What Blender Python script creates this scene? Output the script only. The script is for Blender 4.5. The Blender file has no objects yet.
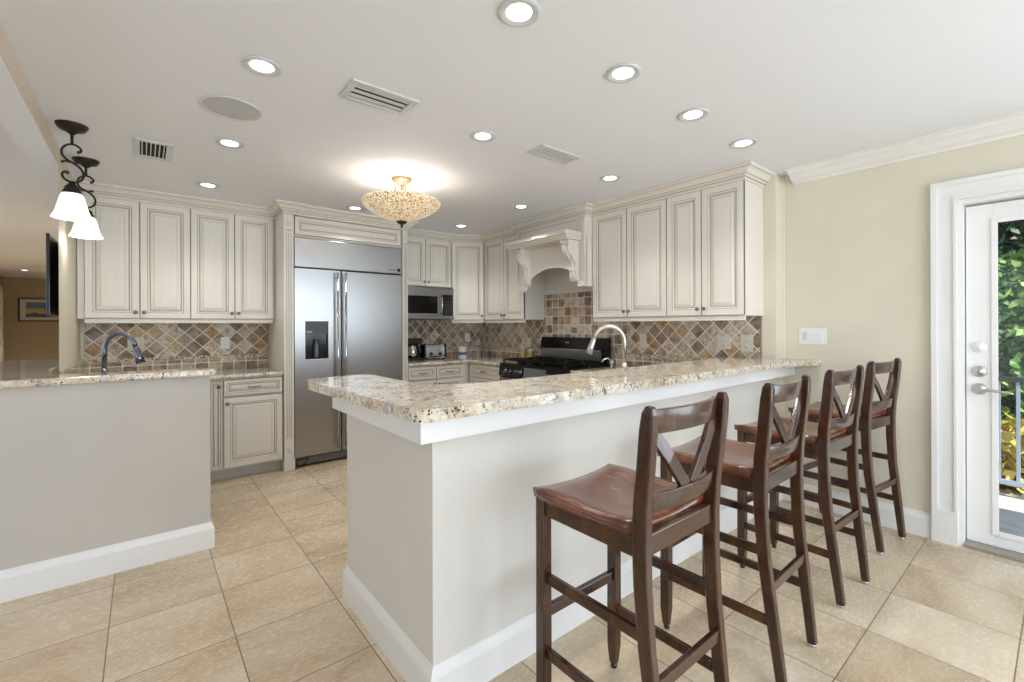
import bpy, bmesh, math, random
from mathutils import Vector, Matrix
PI = math.pi
random.seed(7)
SC = bpy.context.scene
COL = SC.collection

# ---------------------------------------------------------------- camera, world, light, exposure
CAMZ = 1.33
cd = bpy.data.cameras.new('camera'); cam = bpy.data.objects.new('camera', cd); COL.objects.link(cam)
YAW = 0.8869591633580893; ROLL = -0.003963006674492498
fwv = Vector((math.cos(YAW), math.sin(YAW), 0)); r0 = Vector((math.sin(YAW), -math.cos(YAW), 0)); u0 = Vector((0, 0, 1))
rtv = r0*math.cos(ROLL) + u0*math.sin(ROLL); upv = u0*math.cos(ROLL) - r0*math.sin(ROLL)
mw = Matrix((rtv, upv, -fwv)).transposed().to_4x4(); mw.translation = Vector((0, 0, CAMZ))
cam.matrix_world = mw
cd.sensor_width = 36; cd.lens = 453.21/1024*36; cd.shift_y = -(341-325.3)/1024; cd.clip_start = .05; cd.clip_end = 200
SC.camera = cam

SC.view_settings.view_transform = 'Standard'; SC.view_settings.look = 'None'
SC.view_settings.gamma = 1; SC.view_settings.use_curve_mapping = False
SC.view_settings.exposure = 0.06

world = bpy.data.worlds.new('world'); SC.world = world; world.use_nodes = True
bg = world.node_tree.nodes['Background']; bg.inputs[0].default_value = (.62, .76, 1, 1); bg.inputs[1].default_value = 1.0

def sun(name, direction, energy, color, angle):
    l = bpy.data.lights.new(name, 'SUN'); l.energy = energy; l.color = color; l.angle = angle
    o = bpy.data.objects.new(name, l); COL.objects.link(o)
    o.rotation_euler = Vector(direction).to_track_quat('-Z', 'Y').to_euler(); return o
def area(name, loc, direction, sx, sy, energy, color):
    l = bpy.data.lights.new(name, 'AREA'); l.shape = 'RECTANGLE'; l.size = sx; l.size_y = sy; l.energy = energy; l.color = color
    o = bpy.data.objects.new(name, l); COL.objects.link(o); o.location = loc
    o.rotation_euler = Vector(direction).to_track_quat('-Z', 'Z').to_euler(); return o
sun('sun', (.32, .5, -1.0), 7.5, (1, .95, .86), .01)
area('window_daylight_rear', (1.6, -3.35, 1.30), (0, 1, 0), 3.4, 2.1, 110, (.82, .91, 1))
area('window_daylight_right', (3.72, -2.1, 1.25), (-1, 0, 0), 1.7, 2.1, 66, (.76, .88, 1))
area('added_fill_living', (-5.05, 6.0, 1.35), (1, 0, 0), 3.6, 1.9, 60, (.92, .96, 1))  # added unseen light, brightens the living room ceiling
area('added_fill_left', (-5.0, 0.2, 1.35), (1, 0, 0), 4.6, 2.0, 66, (.95, .97, 1))  # added unseen light from the left, put in for the bar end panel

# ---------------------------------------------------------------- materials
def lin(r, g, b):
    f = lambda c: (c/255/12.92) if c/255 <= .04045 else ((c/255+.055)/1.055)**2.4
    return (f(r), f(g), f(b), 1)
def mat(name, color, rough=.5, metal=0, spec=.5, emit=None, es=0, coat=0, trans=0, alpha=1):
    m = bpy.data.materials.new(name); m.use_nodes = True
    p = m.node_tree.nodes['Principled BSDF']
    p.inputs['Base Color'].default_value = color; p.inputs['Roughness'].default_value = rough
    p.inputs['Metallic'].default_value = metal; p.inputs['Specular IOR Level'].default_value = spec
    if emit: p.inputs['Emission Color'].default_value = emit; p.inputs['Emission Strength'].default_value = es
    if coat: p.inputs['Coat Weight'].default_value = coat; p.inputs['Coat Roughness'].default_value = .1
    if trans: p.inputs['Transmission Weight'].default_value = trans
    return m
class NT:
    def __init__(s, m): s.t = m.node_tree; s.p = m.node_tree.nodes.get('Principled BSDF')
    def n(s, typ, **kw):
        nd = s.t.nodes.new(typ)
        for k, v in kw.items(): setattr(nd, k, v)
        return nd
    def l(s, a, b): s.t.links.new(a, b)
    def val(s, nd, i, v):
        if hasattr(v, 'is_output') or isinstance(v, bpy.types.NodeSocket): s.l(v, nd.inputs[i])
        else: nd.inputs[i].default_value = v
    def math(s, op, a, b=0, c=None):
        nd = s.n('ShaderNodeMath', operation=op); s.val(nd, 0, a); s.val(nd, 1, b)
        if c is not None: s.val(nd, 2, c)
        return nd.outputs[0]
    def vec(s, x, y, z=0):
        nd = s.n('ShaderNodeCombineXYZ'); s.val(nd, 0, x); s.val(nd, 1, y); s.val(nd, 2, z); return nd.outputs[0]
    def sep(s, v):
        nd = s.n('ShaderNodeSeparateXYZ'); s.l(v, nd.inputs[0]); return nd.outputs
    def coord(s, kind='Object'): return s.n('ShaderNodeTexCoord').outputs[kind]
    def mapping(s, v, scale=(1, 1, 1), loc=(0, 0, 0), rot=(0, 0, 0)):
        nd = s.n('ShaderNodeMapping'); s.l(v, nd.inputs[0]); nd.inputs['Scale'].default_value = scale
        nd.inputs['Location'].default_value = loc; nd.inputs['Rotation'].default_value = rot; return nd.outputs[0]
    def noise(s, v, scale, detail=4, rough=.55, dist=0):
        nd = s.n('ShaderNodeTexNoise'); s.l(v, nd.inputs['Vector']); nd.inputs['Scale'].default_value = scale
        nd.inputs['Detail'].default_value = detail; nd.inputs['Roughness'].default_value = rough
        nd.inputs['Distortion'].default_value = dist; return nd.outputs[0]
    def ramp(s, f, stops, interp='LINEAR'):
        nd = s.n('ShaderNodeValToRGB'); s.val(nd, 0, f); r = nd.color_ramp; r.interpolation = interp
        while len(r.elements) > 1: r.elements.remove(r.elements[-1])
        r.elements[0].position = stops[0][0]; r.elements[0].color = stops[0][1]
        for p, c in stops[1:]: e = r.elements.new(p); e.color = c
        return nd.outputs[0]
    def mix(s, f, a, b, blend='MIX'):
        nd = s.n('ShaderNodeMix', data_type='RGBA', blend_type=blend); s.val(nd, 0, f); s.val(nd, 6, a); s.val(nd, 7, b); return nd.outputs[2]
    def bump(s, h, strength=.3, dist=.01):
        nd = s.n('ShaderNodeBump'); s.val(nd, 'Height', h); nd.inputs['Strength'].default_value = strength
        nd.inputs['Distance'].default_value = dist; s.l(nd.outputs[0], s.p.inputs['Normal'])
W = (1, 1, 1, 1); K = (0, 0, 0, 1)

def painted(name, c, rough=.6, amp=.05, scale=3):
    m = mat(name, c, rough); t = NT(m); nz = t.noise(t.coord(), scale, 3)
    col = t.mix(1, c, t.ramp(nz, [(.3, (1-amp,)*3+(1,)), (.7, W)]), 'MULTIPLY'); t.l(col, t.p.inputs['Base Color'])
    t.bump(t.noise(t.coord(), 180, 2), .03, .002)
    return m
WALL = painted('beige_wall_paint', lin(227, 220, 200), .55)
TAUPE = painted('bar_wall_paint', lin(227, 223, 215), .55)
CEIL = painted('ceiling_paint', lin(236, 238, 243), .8, .01)
TRIM = painted('white_trim_paint', lin(240, 239, 236), .35, .02)
BROWN = painted('tan_living_room_paint', lin(186, 168, 136), .6)
HALFW = painted('grey_taupe_half_wall_paint', lin(203, 197, 188), .6)
def cream_mat(name, c):
    m = mat(name, c, .38); t = NT(m)
    n1 = t.noise(t.mapping(t.coord(), (14, 14, 1.6)), 3.0, 5)
    col = t.mix(1, c, t.ramp(n1, [(.3, (.965, .96, .95, 1)), (.7, W)]), 'MULTIPLY'); t.l(col, t.p.inputs['Base Color'])
    return m
CREAM = cream_mat('glazed_cream_cabinet_paint', lin(234, 229, 219))
GLAZE = mat('brown_cabinet_glaze', lin(178, 167, 150), .5)
DGAP = mat('painted_gap_shade', lin(80, 70, 60), .7)  # door edges coloured dark to stand in for shade between doors
KNOB = mat('pewter', lin(140, 130, 120), .35, .9)
NICKEL = mat('brushed_nickel', lin(190, 188, 184), .3, 1)
CHROME = mat('polished_steel', lin(205, 208, 212), .12, 1)
BRONZE = mat('oil_rubbed_bronze', lin(52, 44, 40), .45, .6)
BLACK = mat('gloss_black', lin(14, 14, 15), .12, 0, .6)
BLACKM = mat('matte_black_iron', lin(26, 26, 28), .3, .5)
WHITEP = mat('white_plastic', lin(240, 240, 240), .35)
GREYP = mat('speaker_grille_cloth', lin(196, 196, 196), .8)
VENTM = mat('vent_white_metal', lin(206, 207, 208), .45)
VDARK = mat('vent_painted_shade', lin(30, 30, 30), .9)  # flat dark sheet behind the slats, painted as the shade inside the vent
LAMP = mat('lit_lamp_diffuser', W, .5, emit=(1, .985, .95, 1), es=7)
SHADE = mat('lit_frosted_glass_shade', lin(250, 248, 240), .4, emit=(1, .97, .92, 1), es=.8)
PLATE = painted('stone_outlet_plate', lin(228, 220, 208), .5, .12, 60)
COPPER = mat('champagne_metal', lin(176, 146, 118), .35, .8)
LEAFD = None

def steel_mat():
    m = mat('brushed_stainless_steel', lin(168, 168, 168), .28, 1); t = NT(m)
    n2 = t.noise(t.mapping(t.coord(), (.8, .8, 1.6)), 1.3, 0); t.bump(n2, .18, .02)
    return m
STEEL = steel_mat()

def floor_mat():
    m = mat('travertine_floor_tiles', lin(200, 178, 148), .3, 0, .45); t = NT(m)
    P = .4257; v = t.coord(); s = t.sep(v)
    ux = t.math('DIVIDE', t.math('ADD', s[0], .12+P*40), P); uy = t.math('DIVIDE', t.math('ADD', s[1], -.556+P*40), P)
    cell = t.vec(t.math('FLOOR', ux), t.math('FLOOR', uy))
    wn = t.n('ShaderNodeTexWhiteNoise', noise_dimensions='3D'); t.l(cell, wn.inputs['Vector'])
    off = t.n('ShaderNodeVectorMath', operation='SCALE'); t.l(wn.outputs['Color'], off.inputs[0]); off.inputs['Scale'].default_value = 7
    add = t.n('ShaderNodeVectorMath', operation='ADD'); t.l(v, add.inputs[0]); t.l(off.outputs[0], add.inputs[1])
    n1 = t.noise(t.mapping(add.outputs[0], (1.0, 1.7, 1)), 1.7, 7, .56, .4)
    n2 = t.noise(t.mapping(add.outputs[0], (3, 6, 1)), 12, 9, .75, .2)
    base = t.ramp(n1, [(.30, lin(186, 163, 134)), (.44, lin(206, 187, 158)), (.56, lin(218, 202, 176)), (.72, lin(231, 219, 200))])
    base = t.mix(.14, base, t.ramp(n2, [(.33, lin(170, 146, 116)), (.5, lin(214, 196, 168)), (.68, lin(236, 226, 208))]))
    tone = t.ramp(wn.outputs['Value'], [(0, (.85, .83, .80, 1)), (.5, (.94, .93, .92, 1)), (1, (1.0, 1.0, 1.0, 1))])
    base = t.mix(1, base, tone, 'MULTIPLY')
    def edge(u):
        f = t.math('FRACT', u); return t.math('MINIMUM', f, t.math('SUBTRACT', 1, f))
    d = t.math('MINIMUM', edge(ux), edge(uy))
    g = t.math('LESS_THAN', d, .0052)
    t.l(t.mix(g, base, lin(120, 104, 84)), t.p.inputs['Base Color'])
    rr = t.mix(g, t.ramp(n2, [(.3, (.20,)*3+(1,)), (.7, (.32,)*3+(1,))]), (.8, .8, .8, 1)); t.l(rr, t.p.inputs['Roughness'])
    t.bump(t.math('SUBTRACT', 1, g), .25, .003)
    return m
FLOOR = floor_mat()

def granite_mat():
    m = mat('cream_granite', lin(214, 203, 186), .08, 0, .5, coat=.3); t = NT(m); v = t.coord()
    n1 = t.noise(v, 5, 6, .6, 1.0); n2 = t.noise(v, 26, 8, .7, .4); n3 = t.noise(t.mapping(v, (1, 1, 1), (3, 7, 2)), 11, 8, .75, 1.4)
    c = t.ramp(n1, [(.3, lin(196, 168, 132)), (.45, lin(220, 202, 172)), (.62, lin(232, 223, 204)), (.8, lin(202, 186, 162))])
    c = t.mix(t.ramp(n2, [(.44, K), (.60, W)]), c, lin(240, 236, 226))
    c = t.mix(t.ramp(n3, [(.54, K), (.63, (.9, .9, .9, 1))]), c, lin(128, 98, 74))
    vo = t.n('ShaderNodeTexVoronoi', feature='F1'); t.l(t.mapping(v, (1, 1, 1)), vo.inputs['Vector']); vo.inputs['Scale'].default_value = 70
    sp = t.math('MULTIPLY', t.ramp(vo.outputs['Distance'], [(.22, W), (.36, K)]), t.ramp(t.noise(v, 15, 5, .6), [(.47, K), (.56, W)]))
    c = t.mix(sp, c, lin(48, 42, 40))
    n4 = t.noise(t.mapping(v, (1, 1, 1), (9, 1, 4)), 7, 10, .75, 2.2)
    band = t.ramp(n4, [(.475, K), (.5, (.9, .9, .9, 1)), (.525, K)])
    c = t.mix(t.math('MULTIPLY', band, t.ramp(n2, [(.40, K), (.55, W)])), c, lin(74, 58, 50))
    t.l(c, t.p.inputs['Base Color'])
    return m
GRANITE = granite_mat()

def tile_mat(name, pitch, diamond, bright=1.0, seed=0.0, ox=0.0, oz=0.0, tumbled=.09, dark=False):
    m = mat(name, lin(170, 150, 130), .55, 0, .35); t = NT(m); s = t.sep(t.coord())
    x = t.math('ADD', s[0], 20+ox); z = t.math('ADD', s[2], 20+oz)
    if diamond:
        k = 1/math.sqrt(2)
        a = t.math('MULTIPLY', t.math('ADD', x, z), k/pitch); b = t.math('MULTIPLY', t.math('SUBTRACT', x, z), k/pitch)
    else:
        a = t.math('DIVIDE', x, pitch); b = t.math('DIVIDE', z, pitch)
    cell = t.vec(t.math('FLOOR', a), t.math('FLOOR', b), seed)
    wn = t.n('ShaderNodeTexWhiteNoise', noise_dimensions='3D'); t.l(cell, wn.inputs['Vector'])
    cols = [(0, lin(104, 86, 74)), (.09, lin(160, 140, 118)), (.20, lin(196, 182, 164)), (.30, lin(214, 204, 190)), (.40, lin(126, 112, 102)),
            (.50, lin(200, 172, 128)), (.57, lin(222, 212, 198)), (.66, lin(170, 156, 144)), (.75, lin(184, 142, 92)), (.81, lin(98, 82, 72)), (.88, lin(206, 196, 180)), (.95, lin(146, 124, 100))]
    c = t.ramp(wn.outputs['Value'], cols, 'CONSTANT')
    v = t.coord(); nn = t.noise(v, 45, 7, .7, .6); n2 = t.noise(v, 14, 5, .6, .5)
    c = t.mix(1, c, t.ramp(nn, [(.36, (.34, .30, .27, 1)), (.47, (.90, .88, .86, 1)), (.64, (1.40, 1.38, 1.34, 1))]), 'MULTIPLY')
    c = t.mix(.36, c, t.ramp(n2, [(.36, lin(124, 102, 82)), (.52, lin(206, 190, 166)), (.64, lin(230, 220, 204))]))
    def edge(u):
        f = t.math('FRACT', u); return t.math('MINIMUM', f, t.math('SUBTRACT', 1, f))
    ea, eb = edge(a), edge(b)
    d = t.math('MINIMUM', ea, eb)
    if not diamond:   # tumbled corners
        d = t.math('MINIMUM', d, t.math('SUBTRACT', t.math('ADD', ea, eb), .10))
    d = t.math('ADD', d, t.math('MULTIPLY', t.math('SUBTRACT', nn, .5), .05))
    g = t.ramp(d, [(.028, W), (.045, K)])
    t.l(t.mix(g, c, lin(238, 230, 216)), t.p.inputs['Base Color'])
    t.bump(t.ramp(d, [(.02, K), (.09, W)]), .5, .004)
    return m
DIAMOND = tile_mat('diamond_travertine_tiles', .098, True)
SQUARE = tile_mat('square_tumbled_tiles', .098, False, seed=3.0, ox=.02, oz=.03)
COURSE = tile_mat('square_border_tiles', .104, False, seed=5.0, oz=-.915)
def mosaic_mat():
    m = mat('mosaic_border_stone', lin(200, 188, 170), .5); t = NT(m); v = t.coord()
    vo = t.n('ShaderNodeTexVoronoi', feature='F1'); t.l(v, vo.inputs['Vector']); vo.inputs['Scale'].default_value = 62; vo.inputs['Randomness'].default_value = .35
    wn = t.sep(vo.outputs['Color'])
    c = t.ramp(wn[0], [(0, lin(64, 54, 46)), (.2, lin(150, 130, 108)), (.4, lin(206, 196, 180)), (.6, lin(176, 158, 136)), (.8, lin(214, 206, 192)), (.93, lin(90, 74, 62))], 'CONSTANT')
    c = t.mix(t.ramp(vo.outputs['Distance'], [(.35, K), (.55, W)]), c, lin(212, 202, 186)); t.l(c, t.p.inputs['Base Color'])
    return m
MOSAIC = mosaic_mat()

def wood_mat(name, c0, c1, c2, rough, scale=1.0):
    m = mat(name, c1, rough, 0, .5, coat=.25); t = NT(m); v = t.coord()
    n = t.noise(t.mapping(v, (22*scale, 5*scale, 2.2*scale)), 2, 6, .6, .8); n2 = t.noise(v, 5, 3)
    c = t.mix(t.ramp(n2, [(.35, K), (.7, (.5, .5, .5, 1))]), t.ramp(n, [(.3, c0), (.5, c1), (.72, c2)]), c1)
    t.l(c, t.p.inputs['Base Color']); return m
WOOD = wood_mat('dark_walnut_stool_wood', lin(32, 18, 10), lin(62, 36, 18), lin(94, 56, 28), .2)
SEATW = wood_mat('reddish_seat_wood', lin(68, 36, 22), lin(104, 60, 38), lin(134, 82, 54), .2, .6)

def bowl_mat():
    m = mat('mosaic_glass_bowl', lin(220, 190, 150), .3); t = NT(m)
    vo = t.n('ShaderNodeTexVoronoi', feature='F1'); t.l(t.coord(), vo.inputs['Vector']); vo.inputs['Scale'].default_value = 120
    w = t.sep(vo.outputs['Color'])
    c = t.ramp(w[0], [(0, lin(120, 88, 62)), (.12, lin(236, 216, 180)), (.4, lin(248, 234, 206)), (.66, lin(196, 158, 114)), (.76, lin(252, 242, 222)), (.92, lin(104, 78, 58))], 'CONSTANT')
    c = t.mix(t.ramp(vo.outputs['Distance'], [(.45, K), (.7, W)]), c, lin(200, 170, 130))
    t.l(c, t.p.inputs['Base Color']); t.l(c, t.p.inputs['Emission Color']); t.p.inputs['Emission Strength'].default_value = .42
    return m
BOWL = bowl_mat()

def pane_mat():
    m = bpy.data.materials.new('clear_door_glass'); m.use_nodes = True; nt = m.node_tree; nt.nodes.clear()
    o = nt.nodes.new('ShaderNodeOutputMaterial'); mx = nt.nodes.new('ShaderNodeMixShader'); tr = nt.nodes.new('ShaderNodeBsdfTransparent'); gl = nt.nodes.new('ShaderNodeBsdfGlossy')
    gl.inputs['Roughness'].default_value = .02; mx.inputs[0].default_value = .012; tr.inputs[0].default_value = (.97, .99, .98, 1)
    nt.links.new(tr.outputs[0], mx.inputs[1]); nt.links.new(gl.outputs[0], mx.inputs[2]); nt.links.new(mx.outputs[0], o.inputs[0]); return m
PANE = pane_mat()
def clear_glass():
    m = mat('clear_glass', (1, 1, 1, 1), .03, 0, .5, trans=.9); return m
CLEAR = clear_glass()
def leaf_mat(name, a, b, c):
    m = mat(name, b, .5); t = NT(m); g = t.n('ShaderNodeNewGeometry')
    t.l(t.ramp(g.outputs['Random Per Island'], [(0, a), (.5, b), (1, c)]), t.p.inputs['Base Color']); return m
LEAF = leaf_mat('green_leaves', lin(30, 66, 24), lin(74, 120, 50), lin(168, 196, 112))
LEAF2 = leaf_mat('dark_green_leaves', lin(10, 28, 22), lin(22, 52, 36), lin(54, 92, 56))
LEAF3 = leaf_mat('yellow_leaves', lin(150, 150, 60), lin(220, 190, 90), lin(236, 210, 130))
def deck_mat():
    m = mat('weathered_patio_boards', lin(190, 186, 180), .7); t = NT(m); v = t.coord()
    n = t.noise(t.mapping(v, (9, 1.2, 1)), 4, 6, .7); t.l(t.ramp(n, [(.3, lin(150, 146, 142)), (.7, lin(214, 210, 204))]), t.p.inputs['Base Color']); return m
DECK = deck_mat()
RAIL = mat('pale_blue_grey_railing', lin(150, 166, 186), .5)

# ---------------------------------------------------------------- mesh helpers
class MB:
    def __init__(s): s.bm = bmesh.new()
    def face(s, vs, mi=0, smooth=False):
        try: f = s.bm.faces.new(vs); f.material_index = mi; f.smooth = smooth; return f
        except ValueError: return None
    def box(s, x0, x1, y0, y1, z0, z1, mi=0):
        v = [s.bm.verts.new((x, y, z)) for z in (z0, z1) for x, y in ((x0, y0), (x1, y0), (x1, y1), (x0, y1))]
        for q in ((3, 2, 1, 0), (4, 5, 6, 7), (0, 1, 5, 4), (1, 2, 6, 5), (2, 3, 7, 6), (3, 0, 4, 7)): s.face([v[i] for i in q], mi)
        return s
    def prism(s, pts, a0, a1, axis='z', mi=0, smooth=False):
        def P(p, a):
            return {'z': (p[0], p[1], a), 'x': (a, p[0], p[1]), 'y': (p[0], a, p[1])}[axis]
        A = [s.bm.verts.new(P(p, a0)) for p in pts]; B = [s.bm.verts.new(P(p, a1)) for p in pts]; n = len(pts)
        s.face(A[::-1], mi); s.face(B, mi)
        for i in range(n): s.face([A[i], A[(i+1) % n], B[(i+1) % n], B[i]], mi, smooth)
        return s
    def beam(s, p0, p1, w, d, side=(1, 0, 0), mi=0, w1=None, d1=None):
        p0 = Vector(p0); p1 = Vector(p1); t = (p1-p0).normalized(); sv = Vector(side); sv = (sv - t*sv.dot(t)).normalized(); n = t.cross(sv)
        w1 = w if w1 is None else w1; d1 = d if d1 is None else d1; R = []
        for p, ww, dd in ((p0, w, d), (p1, w1, d1)):
            R.append([s.bm.verts.new(p + sv*ww*a/2 + n*dd*b/2) for a, b in ((-1, -1), (1, -1), (1, 1), (-1, 1))])
        s.face(R[0][::-1], mi); s.face(R[1], mi)
        for i in range(4): s.face([R[0][i], R[0][(i+1) % 4], R[1][(i+1) % 4], R[1][i]], mi)
        return s
    def ribbon(s, pts, sizes, side=(1, 0, 0), mi=0, smooth=False):
        """rectangular section swept through pts; sizes = (w along side, d across)"""
        side = Vector(side); pts = [Vector(p) for p in pts]; R = []
        for i, p in enumerate(pts):
            t = (pts[min(i+1, len(pts)-1)] - pts[max(i-1, 0)]).normalized()
            sv = (side - t*side.dot(t)).normalized(); n = t.cross(sv); w, d = sizes[i]
            R.append([s.bm.verts.new(p + sv*w*a/2 + n*d*b/2) for a, b in ((-1, -1), (1, -1), (1, 1), (-1, 1))])
        s.face(R[0][::-1], mi); s.face(R[-1], mi)
        for k in range(len(R)-1):
            for i in range(4): s.face([R[k][i], R[k][(i+1) % 4], R[k+1][(i+1) % 4], R[k+1][i]], mi, smooth)
        return s
    def tube(s, pts, r, n=10, mi=0, smooth=0):
        pts = [Vector(p) for p in pts]; rs = list(r) if isinstance(r, (list, tuple)) else [r]*len(pts); R = []; ref = None
        if smooth:      # Catmull-Rom through the points
            P2, R2 = [], []; N = len(pts)
            for i in range(N-1):
                a, b, c, d = pts[max(i-1, 0)], pts[i], pts[i+1], pts[min(i+2, N-1)]
                for k in range(smooth):
                    u = k/smooth; P2.append(.5*((2*b)+(c-a)*u+(2*a-5*b+4*c-d)*u*u+(3*b-a-3*c+d)*u**3)); R2.append(rs[i]*(1-u)+rs[i+1]*u)
            pts, rs = P2+[pts[-1]], R2+[rs[-1]]
        for i, p in enumerate(pts):
            t = (pts[min(i+1, len(pts)-1)] - pts[max(i-1, 0)]).normalized()
            if ref is None: ref = Vector((0, 0, 1)) if abs(t.z) < .9 else Vector((1, 0, 0))
            a = (ref - t*ref.dot(t)).normalized(); b = t.cross(a); ref = a
            R.append([s.bm.verts.new(p + (a*math.cos(2*PI*j/n) + b*math.sin(2*PI*j/n))*rs[i]) for j in range(n)])
        s.face(R[0][::-1], mi); s.face(R[-1], mi)
        for k in range(len(R)-1):
            for j in range(n): s.face([R[k][j], R[k][(j+1) % n], R[k+1][(j+1) % n], R[k+1][j]], mi, True)
        return s
    def lathe(s, prof, c=(0, 0, 0), n=32, axis='z', mi=0, smooth=True):
        """prof = [(radius, height)], bottom to top"""
        def P(r, h, a):
            x, y = r*math.cos(a), r*math.sin(a)
            return {'z': (c[0]+x, c[1]+y, c[2]+h), 'y': (c[0]+x, c[1]-h, c[2]+y), 'x': (c[0]-h, c[1]+x, c[2]+y)}[axis]
        R = []
        for r, h in prof:
            if r < 1e-6: R.append([s.bm.verts.new(P(0, h, 0))])
            else: R.append([s.bm.verts.new(P(r, h, 2*PI*j/n)) for j in range(n)])
        for k in range(len(R)-1):
            A, B = R[k], R[k+1]
            for j in range(n):
                j2 = (j+1) % n
                if len(A) == 1 and len(B) == 1: continue
                if len(A) == 1: s.face([A[0], B[j2], B[j]], mi, smooth)
                elif len(B) == 1: s.face([A[j], A[j2], B[0]], mi, smooth)
                else: s.face([A[j], A[j2], B[j2], B[j]], mi, smooth)
        return s
    def panel(s, x0, x1, z0, z1, y, thick=.02, fw=.055, cream=0, glaze=1, gap=2):
        """raised panel door; front face at y (towards -Y), back at y+thick"""
        s_ = min(1, (x1-x0)/.2); rings = [(0, thick, None), (0, .003, gap), (.003, 0, glaze), (fw-.008, 0, cream), (fw-.003, .004, glaze), (fw+.006, .006, cream), (fw+.010, .010, glaze), (fw+.015, .010, glaze), (fw+.038*s_, .003, cream), (fw+.040*s_, .003, glaze)]
        mx = min(x1-x0, z1-z0)/2
        R = []
        for ins, d, m_ in rings:
            ins = min(ins, mx-.004 + ins*.001)
            R.append(([s.bm.verts.new((x, y+d, z)) for x, z in ((x0+ins, z0+ins), (x1-ins, z0+ins), (x1-ins, z1-ins), (x0+ins, z1-ins))], m_))
        for k in range(len(R)-1):
            A = R[k][0]; B, m_ = R[k+1]
            for i in range(4): s.face([A[i], A[(i+1) % 4], B[(i+1) % 4], B[i]], m_)
        s.face(R[-1][0], cream); s.face(R[0][0][::-1], cream)
        return s
    def sweep(s, path, prof, mi=0):
        """profile (out, z) swept along xy path; out = right of travel"""
        n = len(path); V = []
        def rn(a, b):
            d = Vector((b[0]-a[0], b[1]-a[1])).normalized(); return Vector((d.y, -d.x))
        for i, p in enumerate(path):
            if i == 0: m = rn(path[0], path[1])
            elif i == n-1: m = rn(path[-2], path[-1])
            else:
                a, b = rn(path[i-1], path[i]), rn(path[i], path[i+1]); m = (a+b); m = m/ m.dot(a)
            V.append([s.bm.verts.new((p[0]+m.x*o, p[1]+m.y*o, z)) for o, z in prof])
        k = len(prof)
        for i in range(n-1):
            for j in range(k): s.face([V[i][j], V[i][(j+1) % k], V[i+1][(j+1) % k], V[i+1][j]], mi)
        s.face(V[0][::-1], mi); s.face(V[-1], mi)
        return s
    def build(s, name, mats, parent=None, loc=(0, 0, 0), rotz=0, bevel=0, seg=2, recalc=True):
        bm = s.bm
        if recalc: bmesh.ops.recalc_face_normals(bm, faces=bm.faces)
        me = bpy.data.meshes.new(name); bm.to_mesh(me); bm.free()
        if not isinstance(mats, (list, tuple)): mats = [mats]
        for m in mats: me.materials.append(m)
        o = bpy.data.objects.new(name, me); COL.objects.link(o); o.location = loc; o.rotation_euler = (0, 0, rotz)
        if parent: o.parent = parent
        if bevel:
            b = o.modifiers.new('bevel', 'BEVEL'); b.width = bevel; b.segments = seg; b.limit_method = 'ANGLE'; b.angle_limit = math.radians(40)
            for f in me.polygons: f.use_smooth = f.use_smooth
        return o
def tag(o, label, cat, group=None):
    o['label'] = label; o['category'] = cat
    if group: o['group'] = group
    return o
def thing(name, label, cat, loc=(0, 0, 0), rotz=0, group=None):
    o = bpy.data.objects.new(name, None); COL.objects.link(o); o.location = loc; o.rotation_euler = (0, 0, rotz)
    o.empty_display_size = .1; return tag(o, label, cat, group)
def struct(o): o['kind'] = 'structure'; return o
def dup(root, loc, rotz=None, label=None):
    def cp(o, par):
        c = o.copy(); COL.objects.link(c); c.parent = par
        for ch in [k for k in o.children]: cp(ch, c)
        return c
    r = cp(root, None); r.location = loc
    if rotz is not None: r.rotation_euler = (0, 0, rotz)
    if label: r['label'] = label
    return r
CM = [CREAM, GLAZE, DGAP]
ZC = 2.46

# ---------------------------------------------------------------- setting
XW = 3.79     # door wall paint face
XK = 3.67     # furred kitchen wall face
YB = 5.20     # back wall face
struct(MB().box(-6, 4.0, -3.6, 15.3, -.12, 0).build('floor', FLOOR))
struct(MB().box(-6, 4.0, -3.6, 15.3, ZC, ZC+.2).build('ceiling', CEIL))
struct(MB().box(-.46, 4.0, YB, YB+.15, 0, ZC).build('wall_back', WALL))
m = MB()      # door wall with the opening of the door, plus the furred kitchen part
m.box(XW, 4.0, .42, YB, 0, ZC).box(XW, 4.0, -.58, .42, 2.07, ZC).box(XW, 4.0, -1.15, -.58, 0, ZC).box(XW, 4.0, -3.1, -1.15, 2.35, ZC).box(XW, 4.0, -3.1, -1.15, 0, .2).box(XW, 4.0, -3.6, -3.1, 0, ZC)
struct(m.build('wall_right', WALL))
struct(MB().box(XK, XW+.02, 1.377, YB, 0, ZC).build('wall_kitchen_right', WALL, bevel=.004))
m = MB()
m.box(-6, -1.6, -3.6, -3.42, 0, ZC).box(3.4, 4.0, -3.6, -3.42, 0, ZC).box(-1.6, 3.4, -3.6, -3.42, 0, .2).box(-1.6, 3.4, -3.6, -3.42, 2.38, ZC)
struct(m.build('wall_rear', WALL))
# stub wall between kitchen and living room, rounded off at its free end, and the header over the opening
struct(MB().prism([(-.40, 3.93), (-.40, YB), (-.43, YB), (-.43, 4.27), (-.412, 4.06)], 0, 2.345).build('wall_left', WALL))
struct(MB().box(-.54, -.405, -3.4, YB, 2.348, ZC).build('wall_header', painted('pale_peach_header_paint', lin(222, 208, 190), .6)))
struct(MB().box(-.538, -.409, -3.4, YB, 2.340, 2.348).build('ceiling_header_soffit', CEIL))
struct(MB().box(-.46, -.40, YB, 5.22, 0, ZC).build('wall_left_return', WALL))
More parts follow.
